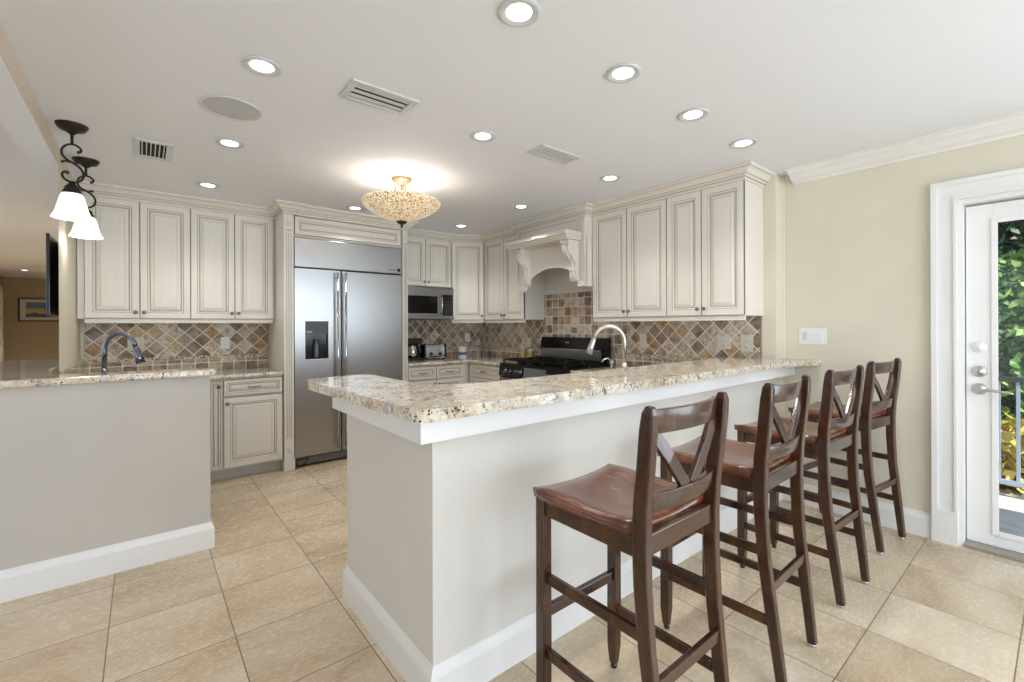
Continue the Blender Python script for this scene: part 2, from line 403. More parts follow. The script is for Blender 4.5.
# living room
struct(MB().box(-6, -.3, 15.0, 15.2, 0, ZC).build('wall_living_far', BROWN))
m = MB(); m.box(-2.6, -2.42, 9.5, 15.0, 0, ZC)
struct(m.build('wall_living_left', BROWN))
struct(MB().box(-5.3, -5.15, -3.5, -2.2, 0, ZC).box(-5.3, -5.15, -2.2, 2.6, 0, .3).box(-5.3, -5.15, -2.2, 2.6, 2.38, ZC).box(-5.3, -5.15, 2.6, 4.1, 0, ZC).box(-5.3, -5.15, 4.1, 7.9, 0, .35).box(-5.3, -5.15, 4.1, 7.9, 2.33, ZC).box(-5.3, -5.15, 7.9, 9.5, 0, ZC).box(-5.3, -2.6, 9.5, 9.65, 0, ZC).build('wall_living_side', BROWN))
struct(MB().box(-.43, -.30, YB+.15, 15.0, 0, ZC).build('wall_living_right', BROWN))
struct(MB().box(-2.42, -2.36, 13.2, 13.32, 0, 2.1).box(-2.42, -2.34, 14.5, 14.66, 0, 2.1).box(-2.42, -2.36, 13.2, 14.66, 2.1, 2.2).build('trim_living_door', TRIM))

# baseboards
BP = [(0, 0), (.018, 0), (.018, .115), (.014, .128), (.008, .140), (.004, .150), (0, .152)]
struct(MB().sweep([(XW, 1.39), (XW, .535)], BP).build('baseboard_right', TRIM))
struct(MB().sweep([(XW, -.70), (XW, -3.4)], BP).build('baseboard_right_rear', TRIM))
# peninsula wall (L) and its baseboard
WX, WY = .775, 1.39
struct(MB().prism([(WX, WY), (XW, WY), (XW, 1.53), (WX+.15, 1.53), (WX+.15, 2.235), (WX, 2.235)], 0, 1.0).build('wall_peninsula', TAUPE, bevel=.003))
struct(MB().sweep([(WX+.14, 2.235), (WX, 2.235), (WX, WY), (XW, WY)][::-1], [(-o, z) for o, z in BP]).build('baseboard_peninsula', TRIM))
# white band under the bar top
struct(MB().prism([(.680, 1.293), (XW, 1.293), (XW, 1.39), (WX, 1.39), (WX, 2.235), (.93, 2.235), (.93, 2.29), (.675, 2.14)], .952, 1.03).build('trim_bar_band', TRIM, bevel=.003))
# left half wall
struct(MB().box(-3.2, .315, 3.27, 3.41, 0, 1.032).build('wall_half', HALFW, bevel=.003))
struct(MB().sweep([(.315, 3.41), (.315, 3.27), (-3.2, 3.27)], [(-o, z) for o, z in BP]).build('baseboard_half', TRIM))

# crown on the door wall
CP = [(0, ZC-.085), (.012, ZC-.083), (.018, ZC-.070), (.05, ZC-.060), (.085, ZC-.035), (.115, ZC-.022), (.125, ZC-.010), (.15, ZC-.006), (.15, ZC), (0, ZC)]
struct(MB().sweep([(XW, 1.30), (XW, -3.4)], CP).build('trim_crown_right', TRIM))
struct(MB().box(XW-.012, XW+.01, 1.360, 1.379, 1.07, ZC).build('trim_wall_corner', painted('cream_corner_bead', lin(234, 229, 214), .5)))

# door casing
m = MB()
for a, b in ((.420, .530), (-.69, -.58)):
    m.box(XW-.022, XW+.01, a, b, .19, 2.18)
    m.box(XW-.032, XW+.01, a-.002 if a > 0 else a-.004, b+.004 if a > 0 else b+.002, 0, .20)
m.box(XW-.022, XW+.01, -.58, .42, 2.07, 2.18)
m
struct(m.build('trim_door_casing', TRIM))
m = MB().box(XW-.031, XW-.020, .421, .433, .20, 2.083).box(XW-.033, XW-.020, .506, .533, .20, 2.187).box(XW-.031, XW-.020, -.58, .421, 2.071, 2.083).box(XW-.033, XW-.020, -.70, .506, 2.160, 2.187)
struct(m.build('trim_casing_bead', TRIM))
struct(MB().box(XW+.001, 4.0, .395, .425, 0, 2.045).box(XW+.001, 4.0, -.585, -.555, 0, 2.045).box(XW+.001, 4.0, -.585, .425, 2.045, 2.075).build('trim_door_jamb', TRIM))
struct(MB().box(XW-.005, 4.02, -.56, .40, 0, .022).build('trim_threshold', mat('threshold_metal', lin(170, 164, 154), .45, .6), bevel=.004))

# glazed door
DX = 3.865
dr = thing('door_1', 'white painted exterior door with one tall glass pane at the right edge', 'door', (DX, -.08, .022)); struct(dr)
def dbox(m, y0, y1, z0, z1, x0=0, x1=.045): return m.box(x0, x1, y0+.08, y1+.08, z0-.022, z1-.022)
m = MB(); dbox(m, .273, .390, .024, 2.033); dbox(m, -.552, -.435, .024, 2.033); dbox(m, -.435, .273, .024, .104); dbox(m, -.435, .273, 1.930, 2.033)
m.build('door_frame', TRIM, dr, bevel=.002)
m = MB(); dbox(m, .257, .285, .09, 1.945, -.008, .001); dbox(m, -.447, -.419, .09, 1.945, -.008, .001); dbox(m, -.419, .257, .088, .116, -.008, .001); dbox(m, -.419, .257, 1.917, 1.945, -.008, .001)
m.build('glazing_bead', TRIM, dr, bevel=.003)
m = MB(); dbox(m, -.435, .273, .104, 1.930, .018, .024); m.build('glass_pane', PANE, dr)
def rose(name, z, mt, lever=False, oval=False):
    c = (0, .335+.08, z-.022); m = MB()
    m.lathe([(0, 0), (.033, 0), (.033, .006), (.028, .012), (.014, .014), (.012, .03), (0, .03)], c, 24, 'x')
    o = m.build(name, mt, dr)
    if oval: o.scale = (1, 1, 1)
    return o
o = rose('lock_plate', 1.19, WHITEP); o['label'] = 'white oval thumb turn plate'
rose('deadbolt', 1.045, NICKEL)
o = rose('handle_rose', .94, NICKEL)
m = MB(); m.tube([(-.03, .415, .918), (-.05, .415, .918), (-.055, .38, .918), (-.052, .33, .915), (-.05, .29, .912), (-.05, .275, .905)], [.010, .010, .009, .008, .007, .005])
m.build('door_handle', NICKEL, dr)

# ---------------------------------------------------------------- outside
struct(MB().box(4.0, 5.9, -4, 3.5, -.10, -.02).build('floor_patio', DECK))
struct(MB().box(5.9, 14, -9, 12, -.16, -.08).build('ground_garden', painted('garden_soil', lin(70, 62, 44), .9, .3, 5)))
rl = thing('patio_railing', 'pale blue-grey metal railing with upright balusters outside the glass door', 'railing', (5.2, .3, -.02))
MB().box(-.02, .02, -2.8, 1.8, .90, .935).build('top_rail', mat('dark_top_rail', lin(40, 48, 54), .5), rl)
MB().box(-.015, .015, -2.8, 1.8, .10, .135).build('bottom_rail', RAIL, rl)
for k in range(-9, 6):
    y = .045 + .102*k
    m = MB().box(-.01, .01, y-.011, y+.011, 0.10, .905)
    m.build('baluster', RAIL, rl, bevel=.002)
def shrub(name, label, cat, c, rad, n, size, mt, seed, group=None):
    rnd = random.Random(seed); t = thing(name, label, cat, (c[0], c[1], -.09), 0, group)
    m = MB()
    for _ in range(n):
        while True:
            p = Vector((rnd.uniform(-1, 1), rnd.uniform(-1, 1), rnd.uniform(-1, 1)))
            if .35 < p.length < 1: break
        p = Vector((p.x*rad[0], p.y*rad[1], c[2]+.09 + p.z*rad[2]))
        if p.z < .02: continue
        d = Vector((rnd.uniform(-1, 1), rnd.uniform(-1, 1), rnd.uniform(-.9, .5))).normalized(); s_ = d.orthogonal().normalized(); s_.rotate(Matrix.Rotation(rnd.uniform(0, 6.28), 3, d))
        L = size*rnd.uniform(.6, 1.2); w = L*.26; nn = d.cross(s_)*L*.08
        vs = [m.bm.verts.new(p + q) for q in (Vector((0, 0, 0)), d*L*.35 + s_*w + nn, d*L*.75 + s_*w*.7 + nn, d*L, d*L*.75 - s_*w*.7 + nn, d*L*.35 - s_*w + nn)]
        m.face(vs)
    m.build('foliage', mt, t, recalc=False)
    m = MB()
    for k in range(5):
        a = k*1.3; m.tube([(0, 0, 0), (rad[0]*.25*math.cos(a), rad[1]*.25*math.sin(a), c[2]*.6), (rad[0]*.6*math.cos(a), rad[1]*.6*math.sin(a), c[2]+rad[2]*.4)], [.03, .02, .006], 6)
    m.build('branch', mat('bark', lin(84, 66, 50), .9), t)
    return t
shrub('shrub', 'bright green leafy shrub just beyond the railing', 'shrub', (6.5, .45, 1.05), (.75, 1.0, 1.0), 9500, .10, LEAF, 1)
shrub('shrub', 'low yellow-leaved plant at the foot of the railing', 'shrub', (5.48, .38, .26), (.18, .5, .34), 900, .11, LEAF3, 2)
shrub('tree', 'dark green tree rising above the bright shrub outside', 'tree', (8.35, .9, 2.5), (1.2, 2.2, 1.6), 11000, .14, LEAF2, 3)
shrub('hedge', 'dark dense hedge closing off the garden behind the shrub', 'hedge', (10.6, 1.0, 1.6), (.8, 3.4, 2.2), 9000, .2, LEAF2, 4)

# ---------------------------------------------------------------- cabinets: builders (local: +X right, -Y front, Z up; y=0 is the wall)
def knob(parent, x, z, y):
    MB().lathe([(0, 0), (.006, 0), (.006, .010), (.014, .014), (.016, .020), (.012, .026), (0, .028)], (x, y, z), 14, 'y').build('knob', KNOB, parent)
def pull(parent, x, z, y, w=.085):
    pts = [(x-w/2, y, z), (x-w/2, y-.022, z), (x-w*.3, y-.028, z-.004), (x, y-.030, z-.006), (x+w*.3, y-.028, z-.004), (x+w/2, y-.022, z), (x+w/2, y, z)]
    MB().tube(pts, [.006, .006, .005, .007, .005, .006, .006], 8).build('handle', KNOB, parent)
def door(parent, x0, x1, z0, z1, y, side=None, kz=None, fw=.055, name='door'):
    fw = min(fw, (x1-x0)*.2)
    d = MB().panel(x0+.0015, x1-.0015, z0, z1, y, .02, fw).build(name, CM, parent)
    if side: knob(d, x0+.028 if side == 'l' else x1-.028, kz, y)
    return d
def upper(label, x0, x1, z0, z1, depth, splits, origin, rotz=0, rail=True, lf=0, rf=0):
    t = thing('wall_cabinet', label, 'cabinet', origin, rotz)
    MB().box(x0-lf, x1+rf, -depth+.022, -.002, z0, z1).build('body', CM, t)
    if rail: MB().box(x0, x1, -depth+.012, -depth+.03, z0-.035, z0).build('light_rail', CM, t, bevel=.003)
    e = [x0]+splits+[x1]
    for i in range(len(e)-1):
        sd = 'r' if i % 2 == 0 else 'l'
        door(t, e[i], e[i+1], z0+.004, z1-.004, -depth, sd, z0+.055)
    return t
UB, UT = 1.395, 2.372
# left run on the back wall, front at y=4.87
upper('cream double-door wall cabinet left above the sink, beside the pale stub wall', -.395+.04, .328, UB, UT, .33, [-.017], (0, YB, 0), lf=.040)
upper('cream double-door wall cabinet between the sink cabinet and the refrigerator column', .328, .985, UB, UT, .33, [.663], (0, YB, 0), rf=.016)
# microwave cabinet, diagonal corner, left of hood
upper('short cream double-door wall cabinet above the microwave', 2.241, 2.998, 1.80, UT, .33, [2.638], (0, YB, 0), rail=False)
t = thing('corner_wall_cabinet', 'single-door cream wall cabinet set diagonally in the kitchen corner', 'cabinet', (3.0, 4.87, 0), math.atan2(-.21, .34))
L = math.hypot(.21, .34); a = -math.atan2(-.21, .34)
def loc(px, py):
    dx, dy = px-3.0, py-4.87; return (dx*math.cos(a)-dy*math.sin(a), dx*math.sin(a)+dy*math.cos(a))
body = [loc(*p) for p in ((3.0, YB-.004), (3.0, 4.892), (3.34+.02, 4.68), (XK-.004, 4.68), (XK-.004, YB-.004))]
MB().prism(body[::-1], UB, UT).build('body', CM, t)
MB().box(0, L, -.006, .012, UB-.035, UB).build('light_rail', CM, t, bevel=.003)
door(t, .0, L, UB+.004, UT-.004, -.022, 'r', UB+.055)
# right wall units: origin on furred wall, rot -90: local x = yc - y
R90 = -PI/2
upper('narrow cream double-door wall cabinet between the corner cabinet and range hood', -.385, .385, UB, UT, .33, [0.02], (XK, 4.27, 0), R90)
upper('tall cream double-door wall cabinet immediately right of the range hood', -.395, .395, UB, UT, .33, [0], (XK, 2.48, 0), R90)
upper('tall cream double-door wall cabinet at the open right end of the run', -.31, .31, UB, UT, .33, [-.01], (XK, 1.775, 0), R90)

# continuous crown over the cabinets
CR = [(-.02, UT-.005), (.012, UT-.005), (.012, UT+.012), (.020, UT+.016), (.020, UT+.024), (.034, UT+.034), (.058, UT+.058), (.078, UT+.066), (.086, UT+.070), (.086, ZC-.001), (-.02, ZC-.001)]
FX0, FX1 = 1.003, 2.236      # refrigerator surround
path = [(-.398, 4.87), (FX0, 4.87), (FX0, 4.525), (1.090, 4.525), (1.090, 4.56), (2.178, 4.56), (2.178, 4.525), (FX1, 4.525), (FX1, 4.87), (3.0, 4.87), (3.34, 4.66), (3.34, 3.885), (3.25, 3.885), (3.25, 2.88), (3.34, 2.88), (3.34, 1.465), (XK-.002, 1.465)]
tag(MB().sweep(path, CR).build('cabinet_crown_molding', CREAM), 'cream stepped crown molding running along the tops of all wall cabinets', 'molding')
gl = MB()
gl.sweep(path, [(.0, UT+.0125), (.0215, UT+.0125), (.0215, UT+.0165), (.0, UT+.0165)]); gl.sweep(path, [(.0, UT+.0645), (.0795, UT+.0645), (.0795, UT+.0675), (.0, UT+.0675)])
gl.sweep(path, [(.0, UT+.031), (.0355, UT+.031), (.0355, UT+.034), (.0, UT+.034)])
o = gl.build('glaze_line', GLAZE); o.parent = bpy.data.objects['cabinet_crown_molding']

# refrigerator surround
t = thing('refrigerator_surround', 'cream column surround enclosing the stainless refrigerator, with carved rosettes', 'cabinet', (FX0, YB, 0))
def sx(x): return x-FX0
for i, (x0, x1) in enumerate(((FX0, 1.088), (2.180, FX1))):
    m = MB().box(sx(x0), sx(x1), -.665, -.003, .0, UT-.006)
    m.build('side_column', CM, t, bevel=.003)
    xc = (sx(x0)+sx(x1))/2; w = (x1-x0)
    m = MB()
    for k in (-1, 0, 1): m.box(xc+k*w*.22-.002, xc+k*w*.22+.002, -.668, -.664, .30, 2.19)
    m.build('fluting', GLAZE, t)
    for z in (2.275, .19):
        m = MB().lathe([(0, 0), (.024, 0), (.024, .006), (.020, .010), (.016, .006), (.010, .008), (.006, .013), (0, .014)], (xc, -.665, z), 24, 'y')
        for k in range(8): m.lathe([(0, 0), (.0045, .006), (0, .010)], (xc+.016*math.cos(k*PI/4), -.668, z+.016*math.sin(k*PI/4)), 6, 'y')
        m.build('rosette', CREAM, t)
    MB().box(sx(x0)-.004, sx(x1)+.004, -.675, -.3, 0, .11).build('plinth', CM, t, bevel=.003)
    m = MB()
    for k in range(3): m.box(xc-.022+k*.018, xc-.014+k*.018, -.669, -.664, 2.205, 2.222)
    m.build('dentil', GLAZE, t)
m = MB().box(.086, sx(2.180), -.62, -.003, 2.172, UT-.006); m.build('header_box', CM, t)
MB().panel(.100, sx(2.166), 2.19, UT-.012, -.64, .02, .045).build('header_panel', CM, t)

# refrigerator
t = thing('refrigerator', 'built-in stainless steel side-by-side refrigerator with black water dispenser', 'refrigerator', (1.640, YB-.01, 0))
def rx(x): return x-1.65
MB().box(rx(1.104), rx(2.188), -.60, -.01, .02, 2.165).build('body', mat('refrigerator_dark_body', lin(60, 60, 62), .5, .5), t)
MB().box(rx(1.108), rx(2.184), -.635, -.60, 1.888, 2.163).build('top_panel', STEEL, t, bevel=.004)
m = MB(); X0, X1, Z0, Z1 = rx(1.193), rx(1.418), 1.007, 1.383
a0, a1 = rx(1.108), rx(1.528)
m.box(a0, X0, -.640, -.60, .10, 1.874).box(X1, a1, -.640, -.60, .10, 1.874).box(X0, X1, -.640, -.60, .10, Z0).box(X0, X1, -.640, -.60, Z1, 1.874)
bmesh.ops.remove_doubles(m.bm, verts=m.bm.verts, dist=1e-5)
fd = m.build('left_door', STEEL, t)
MB().box(rx(1.540), rx(2.184), -.640, -.60, .10, 1.874).build('right_door', STEEL, t, bevel=.005)
MB().box(rx(1.529), rx(1.539), -.610, -.60, .10, 1.874).build('door_gap', BLACK, t)
MB().box(rx(1.106), rx(2.186), -.612, -.60, 1.875, 1.887).build('shadow_gap', BLACK, t)
MB().box(rx(1.12), rx(2.18), -.62, -.60, .02, .088).build('toe_grille', mat('toe_grille_steel', lin(120, 120, 124), .4, .9), t, bevel=.002)
MB().tube([(rx(1.13), -.64, .075), (rx(1.115), -.645, .04), (rx(1.14), -.65, .018), (rx(1.19), -.65, .03), (rx(1.225), -.645, .08), (rx(1.13), -.642, .078)], .006, 8).build('hinge_bracket', BLACK, t)
for xh, nm in ((1.488, 'left'), (1.565, 'right')):
    m = MB().tube([(rx(xh), -.695, .14), (rx(xh), -.695, 1.85)], .011, 12)
    for z in (.30, .985, 1.49, 1.80): m.tube([(rx(xh), -.64, z), (rx(xh), -.695, z)], .006, 8)
    m.build('door_handle', CHROME, t)
d = MB().box(X0, X1, -.602, -.598, Z0, Z1).box(X0, X0+.006, -.642, -.60, Z0, Z1).box(X1-.006, X1, -.642, -.60, Z0, Z1).box(X0, X1, -.642, -.60, Z0, Z0+.008).box(X0, X1, -.642, -.60, Z1-.006, Z1)
dp = d.build('dispenser', [NICKEL], t)
MB().box(X0+.006, X1-.006, -.604, -.600, Z0+.008, Z1-.006).build('dispenser_back', BLACK, dp)
MB().box(X0+.006, X1-.006, -.638, -.604, Z1-.125, Z1-.006).build('control_panel', mat('charcoal_panel', lin(62, 64, 68), .35), dp)
MB().box(X0+.02, X0+.07, -.639, -.637, Z1-.115, Z1-.100).build('badge', mat('pale_badge', lin(170, 170, 175), .4), dp)
MB().lathe([(.032, 0), (.030, .10), (.024, .15), (.020, .18), (0, .18)], ((X0+X1)/2, -.622, Z0+.02), 18).build('dispenser_spout', mat('smoky_spout', lin(70, 76, 90), .15, .5), dp)
MB().box(rx(2.135), rx(2.168), -.638, -.634, 1.912, 1.945).build('brand_badge', BLACK, t)
MB().box(rx(2.040), rx(2.075), -.637, -.634, 1.918, 1.932).box(rx(2.080), rx(2.125), -.637, -.634, 1.918, 1.932).build('lettering_badge', mat('dull_grey_mark', lin(120, 120, 122), .5), t)

# base cabinets
CT = .915
def base(label, x0, x1, depth, origin, rotz, layout, fill=0, name='base_cabinet'):
    """layout: list of (x0,x1,[('drawer',z0,z1)|('door',z0,z1,side)])"""
    t = thing(name, label, 'cabinet', origin, rotz)
    MB().box(x0, x1+fill, -depth+.022, -.004, .10, CT-.035).build('body', CM, t)
    MB().box(x0, x1, -depth+.08, -depth+.10, 0, .10).build('toe_kick', mat('toe_kick_paint', lin(196, 192, 184), .5), t)
    for a_, b_, items in layout:
        for it in items:
            if it[0] == 'drawer':
                d = MB().panel(a_+.002, b_-.002, it[1], it[2], -depth, .02, .032).build('drawer', CM, t)
                pull(d, (a_+b_)/2, (it[1]+it[2])/2+.003, -depth)
            else: door(t, a_, b_, it[1], it[2], -depth, it[3], it[2]-.05)
    return t
DR = ('drawer', .728, .868)
base('narrow cream base cabinet with one knobbed door, left of the drawer cabinet', .40, .527, .64, (0, YB, 0), 0, [(.428, .527, [('door', .112, .868, 'r')])])
base('cream base cabinet with drawer over single door beside the refrigerator column', .527, .997, .64, (0, YB, 0), 0, [(.533, .996, [DR, ('door', .112, .715, 'l')])])
base('cream base cabinet with two drawers beneath the toaster', 2.240, 2.985, .64, (0, YB, 0), 0, [(2.25, 2.60, [DR, ('door', .112, .715, 'r')]), (2.60, 2.955, [DR, ('door', .112, .715, 'l')])], fill=.09)
base('cream drawer cabinet between the kitchen corner and the black range', -.335, .275, .63, (XK, 4.215, 0), R90, [(-.32, .270, [DR, ('drawer', .50, .715), ('drawer', .112, .488)])])
base('cream base cabinet on the right wall beyond the range', -.47, .45, .63, (XK, 2.41, 0), R90, [(-.46, -.01, [DR, ('door', .112, .715, 'r')]), (-.01, .44, [DR, ('door', .112, .715, 'l')])])
# peninsula cabinets face the kitchen (+y): rotated half turn
base('cream base cabinets built against the kitchen side of the peninsula', -1.03, 1.03, .62, (1.975, 1.535, 0), PI, [(-1.04, -.35, [DR, ('door', .112, .715, 'r')]), (-.35, .35, [('door', .112, .868, 'l')]), (.35, 1.04, [DR, ('door', .112, .715, 'l')])])
base('cream base cabinet behind the left half wall', -.33, .33, .58, (-.03, 3.415, 0), PI, [(-.32, 0, [('door', .112, .868, 'r')]), (0, .32, [('door', .112, .868, 'l')])])

# ---------------------------------------------------------------- granite
def rounded(pts, rad, seg=6):
    out = []; n = len(pts)
    for i, p in enumerate(pts):
        r = rad[i] if isinstance(rad, (list, tuple)) else rad
        if r <= 0: out.append(p); continue
        a_ = Vector(pts[i-1])-Vector(p); b_ = Vector(pts[(i+1) % n])-Vector(p); P_ = Vector(p)
        A_ = P_ + a_.normalized()*r; B_ = P_ + b_.normalized()*r
        for k in range(seg+1):
            u = k/seg; out.append(tuple(A_*(1-u)**2 + P_*2*u*(1-u) + B_*u*u))
    return out
def slab(name, label, cat, pts, z0, z1, bev=.016):
    return tag(MB().prism(pts, z0, z1).build(name, GRANITE, bevel=bev, seg=4), label, cat)
pts = rounded([(.648, 1.245), (3.45, 1.245), (3.62, 1.20), (XW-.002, 1.125), (XW-.002, 1.376), (XK-.014, 1.376), (XK-.014, 1.72), (1.12, 1.675), (.955, 1.80), (.94, 2.372), (.600, 2.372)],
              [.05, .2, .05, 0, 0, 0, 0, .12, .08, .03, .13])
slab('bar_counter', 'raised cream granite bar top with rounded corners in front of the stools', 'counter', pts, 1.031, 1.071)
slab('countertop', 'lower cream granite counter on the kitchen side of the peninsula, below the bar top', 'countertop', [(.93, 1.532), (XK-.004, 1.532), (XK-.004, 2.878), (3.02, 2.878), (3.02, 2.19), (.93, 2.19)], CT-.034, CT)
slab('countertop', 'cream granite corner counter under the microwave, running to the range', 'countertop', [(2.240, 4.535), (3.015, 4.535), (3.015, 3.940), (XK-.004, 3.940), (XK-.004, YB-.004), (2.240, YB-.004)], CT-.034, CT)
slab('bar_counter', 'cream granite bar ledge capping the left half wall under the pendants', 'counter', rounded([(-3.2, 3.225), (.345, 3.225), (.365, 3.43), (-.385, 3.46), (-.435, 3.9), (-.45, 5.2), (-3.2, 5.2)], [0, .03, .03, 0, 0, 0, 0]), 1.033, 1.073)
slab('countertop', 'lower cream granite counter left of the refrigerator column, holding the dark faucet', 'countertop', [(-.392, 3.47), (.33, 3.47), (.33, 4.1), (.40, 4.535), (1.0, 4.535), (1.0, YB-.004), (-.392, YB-.004)], CT-.034, CT)
tag(MB().box(-.398, -.378, 3.94, YB-.004, CT+.001, 1.06).build('side_splash', GRANITE, bevel=.003), 'granite splash ledge along the foot of the pale stub wall', 'backsplash')

# ---------------------------------------------------------------- backsplashes (local x along wall, front -y)
def splash(label, x0, x1, origin, rotz, top, sq=None, course=True):
    t = thing('tile_backsplash', label, 'backsplash', origin, rotz)
    th = -.010
    m = MB()
    lo = CT+.001; b1 = lo+.105; b2 = b1+.034
    if sq:
        m.box(x0, sq[0], th, -.001, b2, top); MB().box(sq[1], x1, th, -.001, b2, top).build('diamond_field', DIAMOND, t)
    else: m.box(x0, x1, th, -.001, b2, top)
    m.build('diamond_field', DIAMOND, t)
    if sq: MB().box(sq[0], sq[1], th-.002, -.001, b2, sq[2]).build('square_tile_field', SQUARE, t)
    MB().box(x0, x1, th-.002, -.001, b1, b2).build('mosaic_border', MOSAIC, t)
    MB().box(x0, x1, th, -.001, lo, b1).build('base_course', COURSE, t)
    return t
splash('stone tile backsplash behind the dark faucet, left of the refrigerator', -.377, .999, (0, YB, 0), 0, UB)
splash('stone tile backsplash beneath the microwave and corner cabinet', 2.240, XK-.012, (0, YB, 0), 0, UB+.02)
ts = splash('long stone tile backsplash on the right wall with squares behind the range', -1.85, 1.845, (XK, 3.335, 0), R90, UB, (-.56, .62, 1.684))
tag(MB().box(XK-.014, XK-.001, 1.478, 1.489, CT, UB).build('tile_edge_strip', mat('grey_tile_edge', lin(150, 136, 120), .5)), 'thin grey edge strip finishing the right end of the tile', 'trim')
m = MB().box(-.055, .055, -.016, -.011, -.055, .055); m.lathe([(0, 0), (.018, .0), (.026, .004), (.03, .002), (.034, .005), (0, .006)], (0, -.016, 0), 20, 'y')
o = m.build('relief_tile', PLATE, ts, bevel=.003); o.location = (3.335-3.39, 0, 1.36)

# outlets
def outlet(label, origin, rotz, w=.075, h=.115, mt=None, kind='duplex'):
    t = thing('wall_outlet' if kind == 'duplex' else 'switch_plate', label, 'outlet' if kind == 'duplex' else 'switch', origin, rotz)
    mt = mt or WHITEP
    MB().box(-w/2, w/2, -.006, 0, -h/2, h/2).build('cover_plate', mt, t, bevel=.003)
    if kind == 'duplex':
        for z in (-.022, .022): MB().lathe([(0, 0), (.015, 0), (.014, .003), (0, .003)], (0, -.006, z), 16, 'y').build('socket', mt, t)
    else:
        for x in (-.0, .046): MB().box(x-.016, x+.016, -.011, -.005, -.033, .033).build('rocker', mt, t, bevel=.002)
        MB().box(-.062, -.034, -.008, -.005, -.028, .030).build('blank_insert', mat('light_grey_plastic', lin(215, 215, 215), .4), t)
    return t
outlet('stone-coloured double outlet plate behind the dark faucet', (-.046, YB-.012, 1.18), 0, .115, .115, PLATE)
outlet('white outlet plate on the tile near the refrigerator column', (.622, YB-.012, 1.17), 0, .075)
outlet('white outlet plate on the tile right of the toaster', (3.44, YB-.012, 1.165), 0, .085)
outlet('cream outlet plate on the tile left of the range', (XK-.012, 4.16, 1.12), R90, .075, .12, PLATE)
outlet('pale outlet plate beside the bright faucet', (XK-.012, 2.53, 1.18), R90, .075, .13, PLATE)
outlet('square stone plate on the tile, left of the last plate', (XK-.012, 1.765, 1.185), R90, .11, .11, PLATE)
outlet('stone switch plate nearest the right end of the tile', (XK-.012, 1.585, 1.18), R90, .095, .13, PLATE)
outlet('white three-gang switch plate on the beige wall above the stools', (XW-.001, 1.178, 1.24), R90, .178, .118, None, 'switch')
outlet('low white outlet on the beige wall behind the last stool', (XW-.001, .93, .315), R90, .075, .12)

# ---------------------------------------------------------------- range hood
t = thing('range_hood', 'cream mantel-style range hood with carved corbels and arched opening', 'range hood', (XK, 3.38, 0), R90)
HB = 1.70
m = MB().box(-.5, -.478, -.41, -.003, HB, UT-.006); m.build('side_panel', CM, t)
m = MB().box(.478, .5, -.41, -.003, HB, UT-.006); m.build('side_panel', CM, t)
MB().box(-.478, .478, -.02, -.003, 1.685, 2.25).build('back_panel', CM, t)
MB().box(-.478, .478, -.40, -.02, 2.10, 2.16).build('hood_ceiling', mat('hood_liner_grey', lin(120, 112, 100), .6), t)
# front face with pilasters and arch
pts = [(-.5, HB), (-.350, HB), (-.345, 1.725)]
for k in range(0, 25):
    u = -1+2*k/24; pts.append((.04+.375*u, 1.745+.170*max(0, 1-u*u)**.60))
pts += [(.425, 1.725), (.430, HB), (.5, HB), (.5, 2.22), (-.5, 2.22)]
MB().prism(pts, -.42, -.40, 'y').build('arch_valance', CM, t, bevel=.002)
m = MB().box(-.5, .5, -.42, -.4105, 2.22, UT-.006); m.build('frieze_board', CM, t)
def flat(name, x0, x1, z0, z1, y, w, par=t):
    """framed flat panel: raised border strips around a recessed field, glaze line inside"""
    m = MB().box(x0, x1, y, y+.012, z0, z0+w).box(x0, x1, y, y+.012, z1-w, z1).box(x0, x0+w, y, y+.012, z0+w, z1-w).box(x1-w, x1, y, y+.012, z0+w, z1-w)
    o = m.build(name, CREAM, par)
    i = w+.0005; g = .004
    MB().box(x0+i, x1-i, y+.009, y+.012, z0+i, z0+i+g).box(x0+i, x1-i, y+.009, y+.012, z1-i-g, z1-i).box(x0+i, x0+i+g, y+.009, y+.012, z0+i, z1-i).box(x1-i-g, x1-i, y+.009, y+.012, z0+i, z1-i).build('glaze_line', GLAZE, o)
    return o
flat('frieze_panel', -.48, .40, 2.262, UT-.008, -.432, .018)
for x in (-.5, .410):
    o = flat('pilaster', x, x+.09, HB+.055, 2.366, -.432, .016)
    MB().box(x-.0, x+.09, -.440, -.42, HB, HB+.05).build('pilaster_foot', CREAM, o, bevel=.004)
m = MB(); m.box(-.435, .445, -.62, -.42, 2.140, 2.158).box(-.442, .452, -.637, -.42, 2.158, 2.178).box(-.450, .460, -.655, -.42, 2.178, 2.204).box(-.442, .452, -.642, -.42, 2.204, 2.220)
m.build('mantel_shelf', CREAM, t, bevel=.004)
m = MB().box(-.4455, .4555, -.6405, -.42, 2.1765, 2.1795).box(-.4385, .4485, -.6235, -.42, 2.1565, 2.1595); m.build('shelf_glaze_line', GLAZE, t)
